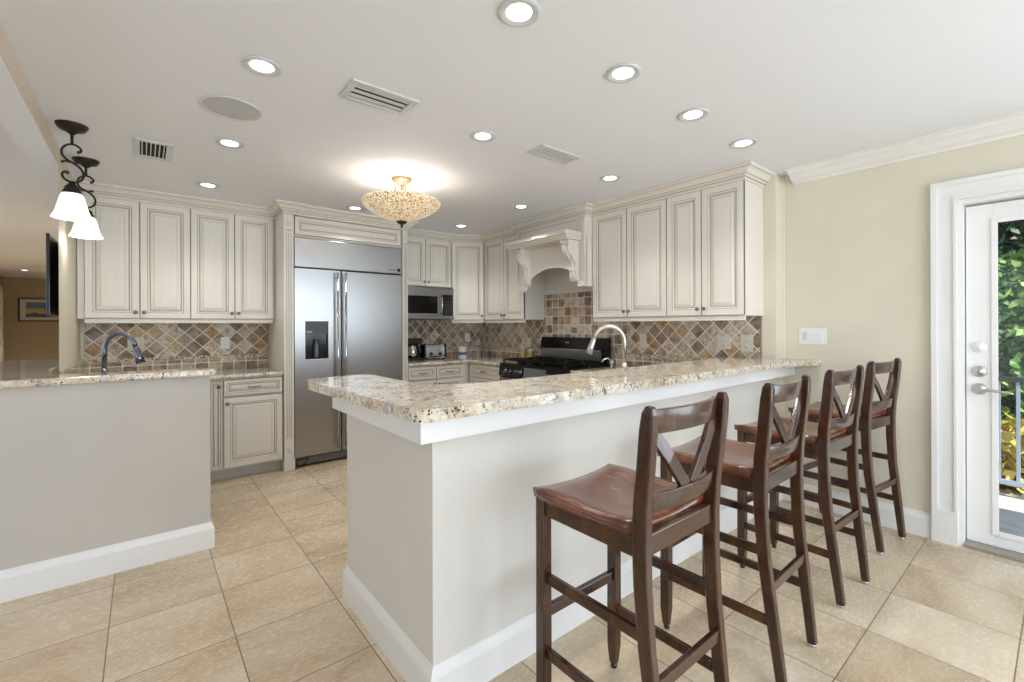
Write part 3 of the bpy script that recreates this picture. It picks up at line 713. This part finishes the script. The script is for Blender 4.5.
def corbel(x):
    P_ = [(-.42, 2.138), (-.565, 2.138), (-.568, 2.118), (-.556, 2.105), (-.566, 2.080), (-.565, 2.050), (-.552, 2.022), (-.528, 2.004), (-.512, 1.990), (-.500, 1.962), (-.484, 1.945), (-.468, 1.935), (-.460, 1.90), (-.462, 1.86), (-.452, 1.84), (-.450, 1.79), (-.440, 1.765), (-.42, 1.745)]
    o = MB().prism(P_, x-.048, x+.048, 'x').build('corbel', CREAM, t, bevel=.003)
    MB().box(x-.056, x+.056, -.575, -.42, 2.112, 2.138).build('corbel_cap', CREAM, o, bevel=.003)
    m_ = MB()
    for s_ in (-1, 1):
        m_.tube([(x+s_*.049, -.520+.028*math.cos(k*.55)*(1-k/16), 2.050+.032*math.sin(k*.55)*(1-k/16)) for k in range(14)], .0035, 6)
    m_.tube([(x, -.558, 2.10), (x, -.564, 2.06), (x, -.545, 2.02), (x, -.505, 1.98), (x, -.470, 1.93), (x, -.458, 1.85), (x, -.448, 1.78)], [.012, .016, .014, .010, .007, .010, .005], 8)
    m_.build('carving', CREAM, o)
corbel(-.325); corbel(.365)

# ---------------------------------------------------------------- range
t = thing('gas_range', 'black and stainless gas range with cast iron grates', 'range', (XK-.015, 3.41, 0), R90)
RW = .52
MB().box(-RW, RW, -.60, -.015, .09, .895).build('body', mat('range_dark_side', lin(30, 30, 32), .4), t)
MB().box(-RW, RW, -.625, -.02, .895, .925).build('cooktop', BLACK, t, bevel=.004)
m = MB().prism([(-.60, .775), (-.645, .785), (-.628, .905), (-.60, .905)], -RW, RW, 'x'); cp = m.build('control_panel', BLACK, t, bevel=.003)
MB().prism([(-.646, .79), (-.651, .79), (-.636, .895), (-.631, .895)], -.10, .22, 'x').build('control_plate', STEEL, cp)
for x in (-.40, -.32, -.23, -.15, .27, .35, .43):
    MB().lathe([(0, 0), (.027, 0), (.027, .006), (.020, .012), (.018, .032), (.012, .036), (0, .036)], (x, -.638, .842), 18, 'y').build('control_knob', mat('knob_dark_chrome', lin(90, 90, 94), .2, .9), cp)
MB().box(-RW+.01, RW-.01, -.628, -.60, .22, .765).build('oven_door', STEEL, t, bevel=.006)
MB().tube([(-.40, -.63, .715), (-.40, -.672, .715), (.40, -.672, .715), (.40, -.63, .715)], .011, 10).build('oven_handle', CHROME, t)
MB().box(-.30, .30, -.630, -.627, .34, .62).build('oven_window', BLACK, t)
MB().box(-RW+.01, RW-.01, -.62, -.60, .10, .21).build('warming_drawer', STEEL, t, bevel=.004)
for gi, (gx0, gx1) in enumerate(((-.495, -.170), (-.162, .162), (.170, .495))):
    m = MB()
    for x in (gx0+.01, gx1-.01, (gx0+gx1)/2): m.box(x-.006, x+.006, -.60, -.10, .950, .966)
    for y in (-.595, -.475, -.35, -.225, -.105): m.box(gx0+.004, gx1-.004, y-.006, y+.006, .950, .968)
    for x in (gx0+.01, gx1-.01):
        for y in (-.595, -.35, -.105): m.box(x-.008, x+.008, y-.008, y+.008, .925, .955)
    for y in (-.47, -.23):
        for q in range(4):
            aa = PI/4+q*PI/2; m.beam(((gx0+gx1)/2+.02*math.cos(aa), y+.02*math.sin(aa), .960), ((gx0+gx1)/2+.085*math.cos(aa), y+.085*math.sin(aa), .972), .010, .014, (0, 0, 1))
    m.build('grate', BLACKM, t)
    for y in (-.47, -.23):
        MB().lathe([(.045, 0), (.045, .010), (.032, .014), (.030, .022), (0, .024)], ((gx0+gx1)/2, y, .925), 20).build('burner', BLACKM, t)
bgp = MB().prism([(-.075, 1.06), (-.095, 1.075), (-.065, 1.195), (-.02, 1.200), (-.02, 1.06)], -.45, RW, 'x').build('back_guard', BLACK, t, bevel=.003)
MB().box(-.45, RW-.075, -.072, -.02, .925, 1.060).build('lower_splash', STEEL, bgp)
MB().box(RW-.075, RW, -.085, -.02, .925, 1.065).build('end_cap', BLACK, bgp)
MB().box(-.45, RW-.07, -.100, -.07, 1.060, 1.073).build('chrome_lip', CHROME, bgp, bevel=.002)
MB().prism([(-.0825, 1.135), (-.0855, 1.135), (-.0830, 1.147), (-.0800, 1.147)], -.06, .0, 'x').build('display', mat('pale_display', lin(150, 156, 160), .3), bgp)

# ---------------------------------------------------------------- microwave
t = thing('microwave_oven', 'stainless over-the-range microwave with black window, under the short cabinet', 'microwave', (2.605, YB, 0))
MB().box(-.35, .382, -.38, -.005, 1.405, 1.785).build('body', mat('microwave_case', lin(70, 70, 72), .4, .6), t)
MB().box(-.350, .382, -.400, -.38, 1.705, 1.783).build('top_vent', STEEL, t, bevel=.003)
MB().box(-.350, .382, -.402, -.38, 1.408, 1.450).build('bottom_trim', STEEL, t, bevel=.003)
dd = MB().box(-.350, .245, -.398, -.38, 1.452, 1.703).build('door', STEEL, t, bevel=.002)
MB().box(-.325, .150, -.4005, -.397, 1.475, 1.682).build('window', BLACK, dd)
MB().tube([(.196, -.40, 1.475), (.198, -.425, 1.50), (.198, -.432, 1.58), (.198, -.425, 1.66), (.196, -.40, 1.685)], .010, 10).build('door_handle', CHROME, dd)
kp = MB().box(.215, .352, -.399, -.38, 1.452, 1.703).build('keypad', BLACK, t)
m = MB()
for i in range(3):
    for j in range(5): m.box(.262+i*.034, .286+i*.034, -.4005, -.399, 1.47+j*.034, 1.49+j*.034)
m.build('key_button', mat('dark_key', lin(44, 46, 52), .4), kp)

# ---------------------------------------------------------------- items on the counters
def gooseneck(name, label, x, y, rot, mt, arc=.115, h=.30, top=.40, rad=.014, lever=True):
    t = thing(name, label, 'faucet', (x, y, CT), rot)
    MB().lathe([(0, 0), (.032, 0), (.030, .008), (.022, .014), (.019, .10), (.016, .16), (0, .16)], (0, 0, 0), 20).build('base', mt, t)
    pts = [(0, 0, .12), (0, 0, h)]; n = 14
    for k in range(1, n+1):
        a_ = PI*k/n*.92; pts.append((arc*(1-math.cos(a_)), 0, h+(top-h)*math.sin(a_)))
    MB().tube(pts, rad, 12).build('spout', mt, t)
    ex, ez = pts[-1][0], pts[-1][2]; dv = (Vector(pts[-1])-Vector(pts[-2])).normalized()
    p1 = Vector(pts[-1])+dv*.02; p2 = p1+dv*.045; p3 = p2+dv*.045
    MB().tube([pts[-1], p1, p2, p3], [rad, rad*1.35, rad*1.5, rad*1.85], 14).build('spray_head', mt, t)
    MB().tube([(0, .018, .075), (0, .045, .08), (0.0, .075, .105), (0, .095, .13)], [.009, .009, .007, .005], 8).build('lever', mt, t)
    return t
STEELD = mat('dark_polished_steel', lin(120, 124, 132), .12, 1)
gooseneck('kitchen_faucet', 'dark steel gooseneck faucet behind the left granite ledge', -.185, 3.78, -.60, STEELD, arc=.092, h=.265, top=.375)
gooseneck('kitchen_faucet', 'bright nickel gooseneck pull-down faucet behind the raised bar top', 2.53, 1.90, PI*.80, NICKEL, arc=.105, h=.30, top=.405)
t = thing('soap_dispenser', 'small curved nickel soap dispenser left of the bright faucet', 'dispenser', (2.52, 2.0, CT))
MB().lathe([(0, 0), (.02, 0), (.018, .01), (.010, .02), (.009, .14), (.014, .15), (.014, .17), (0, .172)], (0, 0, 0), 16).build('pump', NICKEL, t)
MB().tube([(0, 0, .165), (-.03, .01, .185), (-.06, .02, .178), (-.075, .025, .16)], .006, 8).build('nozzle', NICKEL, t)

t = thing('toaster', 'stainless steel toaster with black ends on the corner counter', 'toaster', (2.79, 4.98, CT), -.1)
pr = [(-.075, .015), (-.085, .04), (-.080, .155), (-.060, .185), (.060, .185), (.080, .155), (.085, .04), (.075, .015)]
MB().prism(pr, -.125, .125, 'x').build('shell', CHROME, t, bevel=.006)
for s_ in (-1, 1): MB().prism([(p[0]*1.03, p[1]*1.02) for p in pr], s_*.125, s_*.148, 'x').build('end_cap', BLACK, t, bevel=.006)
MB().box(-.10, .10, -.045, -.02, .183, .187).box(-.10, .10, .02, .045, .183, .187).build('slot', BLACKM, t)
for x in (-.06, .06):
    MB().lathe([(0, 0), (.022, 0), (.020, .014), (0, .016)], (x, -.083, .07), 18, 'y').build('dial', BLACK, t)
MB().box(-.08, .08, -.087, -.080, .030, .042).build('crumb_tray', BLACK, t)
for x in (-.11, .11): 
    for y in (-.06, .06): MB().lathe([(.012, 0), (.012, .016), (0, .016)], (x, y, 0), 10).build('foot', BLACK, t)
t = thing('coffee_maker', 'black coffee maker with steel carafe, half hidden by the refrigerator column', 'coffee maker', (2.50, 4.98, CT), -.1)
MB().box(-.10, .10, -.12, .12, 0, .035).build('base', BLACK, t, bevel=.008)
MB().box(-.10, .10, .02, .12, .035, .26).build('tower', BLACK, t, bevel=.008)
MB().box(-.10, .10, -.10, .12, .20, .265).build('brew_head', BLACK, t, bevel=.012)
MB().lathe([(0, 0), (.055, 0), (.06, .05), (.058, .10), (.04, .135), (.035, .15), (0, .15)], (-.01, -.055, .036), 24).build('carafe', CHROME, t)
MB().tube([(.05, -.055, .16), (.085, -.06, .15), (.09, -.06, .09), (.052, -.056, .07)], .008, 8).build('carafe_handle', BLACK, t)
t = thing('storage_jar', 'clear jar with a blue label in the corner of the counter', 'jar', (3.06, 4.72, CT))
MB().lathe([(0, .0), (.05, 0), (.054, .01), (.054, .12), (.045, .135), (0, .135)], (0, 0, 0), 24).build('jar_body', mat('milky_plastic', lin(205, 205, 206), .25), t)
MB().lathe([(0, 0), (.048, 0), (.048, .02), (0, .022)], (0, 0, .135), 24).build('lid', WHITEP, t)
MB().lathe([(.0548, .055), (.0548, .09)], (0, 0, 0), 24).build('paper_label', mat('blue_label', lin(70, 100, 160), .5), t)
for i, (x, y, h_, c_, lb) in enumerate(((3.53, 4.12, .15, lin(160, 144, 96), 'olive-yellow canister beside the range, nearer the corner'), (3.55, 4.02, .125, lin(150, 132, 76), 'short olive canister closest to the range back'))):
    t = thing('canister', lb, 'canister', (x, y, CT))
    MB().lathe([(0, 0), (.040, 0), (.043, .006), (.043, h_-.02), (.040, h_-.015), (0, h_-.015)], (0, 0, 0), 20).build('canister_body', mat('canister_paint', c_, .4), t)
    MB().lathe([(0, 0), (.041, 0), (.041, .014), (.010, .018), (.010, .028), (0, .03)], (0, 0, h_-.015), 20).build('lid', mat('canister_lid', lin(212, 200, 170), .4), t)

# ---------------------------------------------------------------- living room items
t = thing('television', 'thin black television seen edge-on past the pale stub wall', 'television', (-.444, 4.42, 1.40))
MB().box(-.008, .008, -.52, .52, 0, .50).build('screen_case', BLACK, t, bevel=.003)
MB().box(-.0095, -.008, -.50, .50, .02, .48).build('screen', mat('black_screen', lin(6, 6, 10), .08), t)
MB().box(.008, .013, -.12, .12, .12, .38).build('wall_mount', BLACKM, t)
t = thing('framed_picture', 'dark-framed beach picture on the tan wall of the far room', 'picture', (-1.72, 14.99, 1.73))
MB().box(-.46, -.43, -.03, 0, -.27, .27).box(.43, .46, -.03, 0, -.27, .27).box(-.43, .43, -.03, 0, -.27, -.24).box(-.43, .43, -.03, 0, .24, .27).build('frame', mat('dark_brown_frame', lin(60, 44, 34), .4), t)
MB().box(-.43, .43, -.012, -.001, -.24, .24).build('mat_board', mat('white_mat', lin(225, 222, 215), .6), t)
def beach():
    m_ = mat('beach_print', lin(150, 140, 110), .3); q = NT(m_); s_ = q.sep(q.coord()); nn = q.noise(q.mapping(q.coord(), (2, 1, 6)), 3, 5)
    f = q.math('ADD', q.math('MULTIPLY', s_[2], 2.4), q.math('MULTIPLY', q.math('SUBTRACT', nn, .5), .35)); f = q.math('ADD', f, .5)
    q.l(q.ramp(f, [(0, lin(60, 60, 66)), (.28, lin(96, 100, 108)), (.36, lin(206, 184, 130)), (.55, lin(190, 170, 122)), (.62, lin(84, 104, 132)), (.8, lin(110, 136, 168)), (1, lin(90, 110, 140))]), q.p.inputs['Base Color']); return m_
MB().box(-.34, .34, -.016, -.012, -.17, .17).build('print', beach(), t)

# ---------------------------------------------------------------- ceiling items
def spot(name, loc_, energy, parent=None, size=1.9, blend=.8, color=(1, .97, .935)):
    l = bpy.data.lights.new(name, 'SPOT'); l.energy = energy; l.color = color; l.spot_size = size; l.spot_blend = blend; l.shadow_soft_size = .05
    o = bpy.data.objects.new(name, l); COL.objects.link(o); o.location = loc_
    if parent: o.parent = parent
    return o
def downlight(x, y, label, group='recessed ceiling lights', e=18, first=[None]):
    if first[0] is None:
        t = thing('recessed_light', label, 'ceiling light', (x, y, ZC), 0, group)
        MB().lathe([(.045, -.002), (.052, -.003), (.062, -.008), (.074, -.008), (.079, -.004), (.079, -.0005), (.045, -.0005)], (0, 0, 0), 36).build('trim_ring', VENTM, t)
        MB().lathe([(0, -.003), (.046, -.003)], (0, 0, 0), 36).build('lamp', LAMP, t, recalc=False)
        first[0] = t
    else: t = dup(first[0], (x, y, ZC), None, label)
    spot('lamp_beam', (x, y, ZC-.03), e)
    return t
DL = [(1.056, 1.248, 'recessed ceiling light nearest the top edge, largest of all'), (1.674, 1.258, 'recessed ceiling light second in the row over the bar, counting from the nearest'),
      (2.298, 1.271, 'recessed ceiling light third in the row over the bar, counting from the nearest'), (2.904, 1.275, 'recessed ceiling light above the open end of the right cabinet run'),
      (2.79, 2.222, 'recessed ceiling light in front of the two right wall cabinets, right of the small vent'), (1.577, 2.202, 'recessed ceiling light between the two slotted vents'),
      (.405, 2.208, 'recessed ceiling light directly above and right of the round speaker'), (.42, 3.259, 'recessed ceiling light just below the round speaker, right of the square grille'),
      (.408, 4.336, 'small recessed ceiling light closest to the left wall cabinets'), (2.793, 3.285, 'recessed ceiling light in front of the range hood'),
      (2.80, 4.343, 'small recessed ceiling light in front of the microwave corner'), (1.581, 4.313, 'small recessed ceiling light above the refrigerator, left of the bowl lamp')]
for x, y, lb in DL: downlight(x, y, lb)
downlight(-1.80, 13.0, 'recessed ceiling light in the far living room', e=70)
spot('added_living_fill', (-1.4, 10.5, ZC-.05), 120, None, 2.9, color=(1, .98, .96))  # added fill spots without fixtures, they brighten the far room
spot('added_living_fill', (-1.4, 7.0, ZC-.05), 110, None, 2.9, color=(1, .98, .96))

def vent(label, x0, x1, y0, y1, n, along='x'):
    t = thing('ceiling_vent', label, 'vent', ((x0+x1)/2, (y0+y1)/2, ZC)); w = (x1-x0)/2; h = (y1-y0)/2; b = .03
    m = MB().box(-w, w, -h, -h+b, -.012, -.0005).box(-w, w, h-b, h, -.012, -.0005).box(-w, -w+b, -h+b, h-b, -.012, -.0005).box(w-b, w, -h+b, h-b, -.012, -.0005)
    m.build('frame', VENTM, t, bevel=.003)
    MB().box(-w+b, w-b, -h+b, h-b, -.002, -.0005).build('cavity_shade', VDARK, t)
    for k in range(n):
        if along == 'x':
            y = -h+b + (2*h-2*b)*(k+.5)/n; MB().prism([(y-.011, -.003), (y-.011, -.001), (y+.009, -.006), (y+.009, -.008)], -w+b, w-b, 'x').build('slat', VENTM, t)
        else:
            x = -w+b + (2*w-2*b)*(k+.5)/n; MB().prism([(x-.003, -.003), (x-.003, -.001), (x+.003, -.003), (x+.003, -.005)], -h+b, h-b, 'y').build('slat', VENTM, t)
    return t
vent('large slotted white ceiling vent near the middle of the ceiling', .745, 1.08, 2.05, 2.25, 3)
vent('slotted white ceiling vent before the right cabinets, right of the other slotted one', 1.935, 2.285, 2.06, 2.22, 3)
vent('small white grille with short dark bars near the pendants', -.04, .15, 3.50, 3.86, 6, 'y')
t = thing('ceiling_speaker', 'round grey speaker flush in the ceiling', 'speaker', (.36, 2.765-.03, ZC))
MB().lathe([(.124, -.002), (.126, -.008), (.137, -.006), (.139, -.0005)], (0, 0, 0), 48).build('rim', VENTM, t)
MB().lathe([(0, -.006), (.09, -.006), (.125, -.004)], (0, 0, 0), 48).build('grille', GREYP, t)

# semi flush bowl light
BX, BY = 1.545, 3.23
t = thing('bowl_ceiling_light', 'mosaic glass bowl ceiling light with bronze finial', 'ceiling light', (BX, BY, ZC))
MB().lathe([(0, -.05), (.03, -.05), (.045, -.035), (.068, -.022), (.078, -.008), (.078, -.0005)], (0, 0, 0), 32).build('canopy', COPPER, t)
m = MB().tube([(0, 0, -.04), (0, 0, -.34)], .008, 8)
for k in range(3):
    a_ = k*2*PI/3+.4; m.tube([(.03*math.cos(a_), .03*math.sin(a_), -.03), (.05*math.cos(a_), .05*math.sin(a_), -.075), (.035*math.cos(a_), .035*math.sin(a_), -.10), (.008, 0, -.11)], .005, 6)
m.build('stem', COPPER, t)
R_ = .292
prof = [(.012, -.332)] + [(R_*k/14, -.332+.122*(k/14)**1.75) for k in range(1, 14)] + [(R_, -.200), (R_+.003, -.186), (R_-.010, -.172)]
prof2 = [(max(r-.005, 0.01), z+.005) for r, z in prof[:-2]][::-1]
MB().lathe(prof+prof2, (0, 0, 0), 56).build('glass_bowl', BOWL, t)
MB().lathe([(0, -.379), (.008, -.375), (.010, -.362), (.006, -.355), (.030, -.345), (.042, -.332), (.030, -.325), (0, -.323)], (0, 0, 0), 24).build('finial', BRONZE, t)
l = bpy.data.lights.new('bowl_bulb', 'POINT'); l.energy = 7.5; l.color = (1, .975, .94); l.shadow_soft_size = .05
o = bpy.data.objects.new('bowl_bulb', l); COL.objects.link(o); o.location = (BX, BY, ZC-.215)

# pendants
def scroll(c, r, a0, a1, turns_r, n=14):
    pts = []
    for k in range(n+1):
        u = k/n; a_ = a0+(a1-a0)*u; rr = r*(1-u)+turns_r*u
        pts.append((c[0]+rr*math.cos(a_), 0, c[1]+rr*math.sin(a_)))
    return pts
def pendant(label, x, y):
    t = thing('pendant_light', label, 'pendant light', (x, y, ZC), 0, 'glass pendants over the granite ledge')
    MB().lathe([(0, -.052), (.014, -.052), (.02, -.045), (.034, -.036), (.055, -.029), (.066, -.014), (.070, -.004), (.070, -.0005)], (0, 0, 0), 36).build('canopy', BRONZE, t)
    m = MB().tube([(0, 0, -.045), (0, 0, -.105)], .007, 8)
    # two back-to-back C scrolls
    up = [(.020, 0, -.148), (.032, 0, -.146), (.036, 0, -.130), (.022, 0, -.114), (0, 0, -.108), (-.024, 0, -.118), (-.040, 0, -.142), (-.040, 0, -.172), (-.022, 0, -.196), (.004, 0, -.212), (.030, 0, -.232), (.046, 0, -.262), (.042, 0, -.296), (.018, 0, -.318), (-.012, 0, -.318), (-.034, 0, -.302), (-.040, 0, -.280), (-.028, 0, -.266), (-.014, 0, -.274)]
    m.tube(up, [.010, .007]+[.006]*(len(up)-4)+[.007, .010], 8, smooth=4)
    m.tube([(-.042, 0, -.218), (-.034, 0, -.210), (-.012, 0, -.207), (.012, 0, -.212), (.028, 0, -.205), (.034, 0, -.212)], [.008, .006, .006, .006, .006, .009], 8, smooth=3)
    m.build('scroll_stem', BRONZE, t)
    MB().lathe([(.044, -.395), (.042, -.375), (.034, -.362), (.030, -.345), (.018, -.335), (.012, -.320), (0, -.318)], (0, 0, 0), 28).build('socket_cup', BRONZE, t)
    pr_ = [(.087, -.522), (.085, -.515), (.077, -.500), (.070, -.482), (.065, -.458), (.058, -.430), (.052, -.404), (.045, -.388), (.036, -.380)]
    MB().lathe(pr_+[(r-.004, z-.001) for r, z in pr_][::-1], (0, 0, 0), 40).build('glass_shade', SHADE, t)
    MB().lathe([(0, -.50), (.022, -.49), (.030, -.465), (.022, -.43), (.012, -.40), (0, -.40)], (0, 0, 0), 20).build('bulb', LAMP, t)
    l = bpy.data.lights.new('pendant_bulb', 'POINT'); l.energy = 1.0; l.color = (1, .95, .88); l.shadow_soft_size = .04
    o = bpy.data.objects.new('pendant_bulb', l); COL.objects.link(o); o.location = (x, y, ZC-.55)
    return t
pendant('nearer of the two bronze scroll pendants with white bell shade', -.303, 3.516)
pendant('farther bronze scroll pendant with white bell shade, partly behind the first', -.294, 4.195)

# ---------------------------------------------------------------- bar stools (local: front edge of seat towards +Y, back towards -Y)
def stool(label, x, y):
    t = thing('bar_stool', label, 'bar stool', (x, y, 0), 0, 'wooden bar stools along the counter')
    SH = .780; HW = .216
    # saddle seat: grid with a dished top
    m = MB(); nx, ny = 14, 12; y0, y1 = -.205, .205; top = []; bot = []
    def edge(u, v):
        # rounded rectangle plan
        X = HW*u*(1-.02*(1-v)); Y = (y0+y1)/2 + (y1-y0)/2*v
        if abs(u) > .8 and abs(v) > .8: 
            X *= 1-.06*((abs(u)-.8)/.2)*((abs(v)-.8)/.2)
        return X, Y
    for j in range(ny+1):
        rt_, rb_ = [], []
        for i in range(nx+1):
            u = -1+2*i/nx; v = -1+2*j/ny; X, Y = edge(u, v)
            dish = -.016*(1-u*u)*(.55+.45*math.cos(v*1.3)) - .006*math.exp(-((v-1)/.25)**2)*(1-u*u) + .006*(v < -.6)*abs(u)
            rnd = -.007 if (i in (0, nx) or j in (0, ny)) else 0
            rt_.append(m.bm.verts.new((X, Y, SH+dish+rnd+.006)))
            rb_.append(m.bm.verts.new((X*.985, Y*.985, SH-.030)))
        top.append(rt_); bot.append(rb_)
    for j in range(ny):
        for i in range(nx):
            m.face([top[j][i], top[j][i+1], top[j+1][i+1], top[j+1][i]], 0, True); m.face([bot[j][i], bot[j+1][i], bot[j+1][i+1], bot[j][i+1]], 0)
    for i in range(nx):
        m.face([top[0][i], bot[0][i], bot[0][i+1], top[0][i+1]], 0, True); m.face([top[ny][i], top[ny][i+1], bot[ny][i+1], bot[ny][i]], 0, True)
    for j in range(ny):
        m.face([top[j][0], top[j+1][0], bot[j+1][0], bot[j][0]], 0, True); m.face([top[j][nx], bot[j][nx], bot[j+1][nx], top[j+1][nx]], 0, True)
    m.build('seat', SEATW, t)
    m = MB().box(-.175, .175, .160, .180, SH-.085, SH-.030).box(-.180, .180, -.232, -.208, SH-.080, SH-.022)
    for s_ in (-1, 1): m.box(s_*.186-.011, s_*.186+.011, -.215, .165, SH-.085, SH-.030)
    m.build('apron', WOOD, t, bevel=.003)
    # front legs, slightly splayed, tapering to the foot
    for s_ in (-1, 1):
        o = MB().ribbon([(s_*.187, .168, SH-.030), (s_*.187, .168, .55), (s_*.187, .169, .25), (s_*.187, .170, .09), (s_*.186, .170, .018)], [(.038, .038), (.038, .038), (.038, .040), (.038, .038), (.026, .026)], (1, 0, 0)).build('leg', WOOD, t, bevel=.003)
        MB().lathe([(.011, 0), (.013, .004), (.012, .018), (0, .018)], (s_*.186, .170, 0), 14).build('glide', BLACK, o)
    # rear posts: one bent timber from foot to top
    for s_ in (-1, 1):
        P_ = [(s_*.166, -.283, .012), (s_*.170, -.273, .10), (s_*.176, -.255, .25), (s_*.182, -.232, .45), (s_*.186, -.222, .62), (s_*.188, -.220, .74), (s_*.190, -.225, .84), (s_*.193, -.238, .95), (s_*.196, -.248, 1.05), (s_*.197, -.253, 1.095), (s_*.197, -.255, 1.116)]
        S_ = [(.030, .034), (.030, .036), (.031, .040), (.032, .042), (.033, .044), (.033, .046), (.033, .046), (.033, .044), (.033, .042), (.031, .036), (.022, .020)]
        o = MB().ribbon(P_, S_, (1, 0, 0), smooth=False).build('leg', WOOD, t, bevel=.006, seg=3)
        MB().lathe([(.010, 0), (.014, .004), (.012, .016), (0, .016)], (s_*.166, -.283, 0), 14).build('glide', CHROME, o)
    # curved rails
    def rail(name, z0, z1, yl, bow, th=.018, hw=.186):
        m = MB(); n = 12; R = []
        for k in range(n+1):
            u = -1+2*k/n; X = hw*u; lean0 = yl + bow*(1-u*u)*-1
            zc0, zc1 = z0, z1
            off = (z1-z0)*.10
            R.append([m.bm.verts.new(p) for p in ((X, lean0+th/2, zc0), (X, lean0-th/2, zc0), (X, lean0-off-th/2, zc1), (X, lean0-off+th/2, zc1))])
        m.face(R[0][::-1]); m.face(R[-1])
        for k in range(n):
            for i in range(4): m.face([R[k][i], R[k][(i+1) % 4], R[k+1][(i+1) % 4], R[k+1][i]], 0, i in (1, 3))
        return m.build(name, WOOD, t, bevel=.003)
    rail('top_rail', 1.035, 1.102, -.232, .030); rail('lower_rail', .818, .872, -.222, .026)
    for s_ in (-1, 1):
        MB().ribbon([(s_*.170, -.238, 1.045), (s_*.096, -.248, .958), (s_*.016, -.250, .864)], [(.040, .014)]*3, (1, 0, 0)).build('slat', WOOD, t, bevel=.002)
    for s_ in (-1, 1):
        for z, zr in ((.485, .485), (.235, .235)):
            yb = -.225 if z > .4 else -.245
            MB().box(s_*.184-.009, s_*.184+.009, yb, .155, z-.017, z+.017).build('stretcher', WOOD, t, bevel=.003)
    MB().box(-.165, .165, .158, .178, .345, .382).build('foot_rest', WOOD, t, bevel=.003)
    MB().box(-.170, .170, -.257, -.239, .335, .372).build('stretcher', WOOD, t, bevel=.003)
    return t
ST = stool('bar stool nearest the camera, with the reddest, widest visible seat', 1.232, .950)
ST.rotation_euler.z = 0
for x, rz, lb in ((1.968, 1, 'second wooden bar stool from the camera, third from the wall'), (2.718, -3, 'third wooden bar stool from the camera, next to the last one'), (3.500, -6.5, 'last wooden bar stool, standing against the beige wall')):
    dup(ST, (x, .950, 0), math.radians(rz), lb)
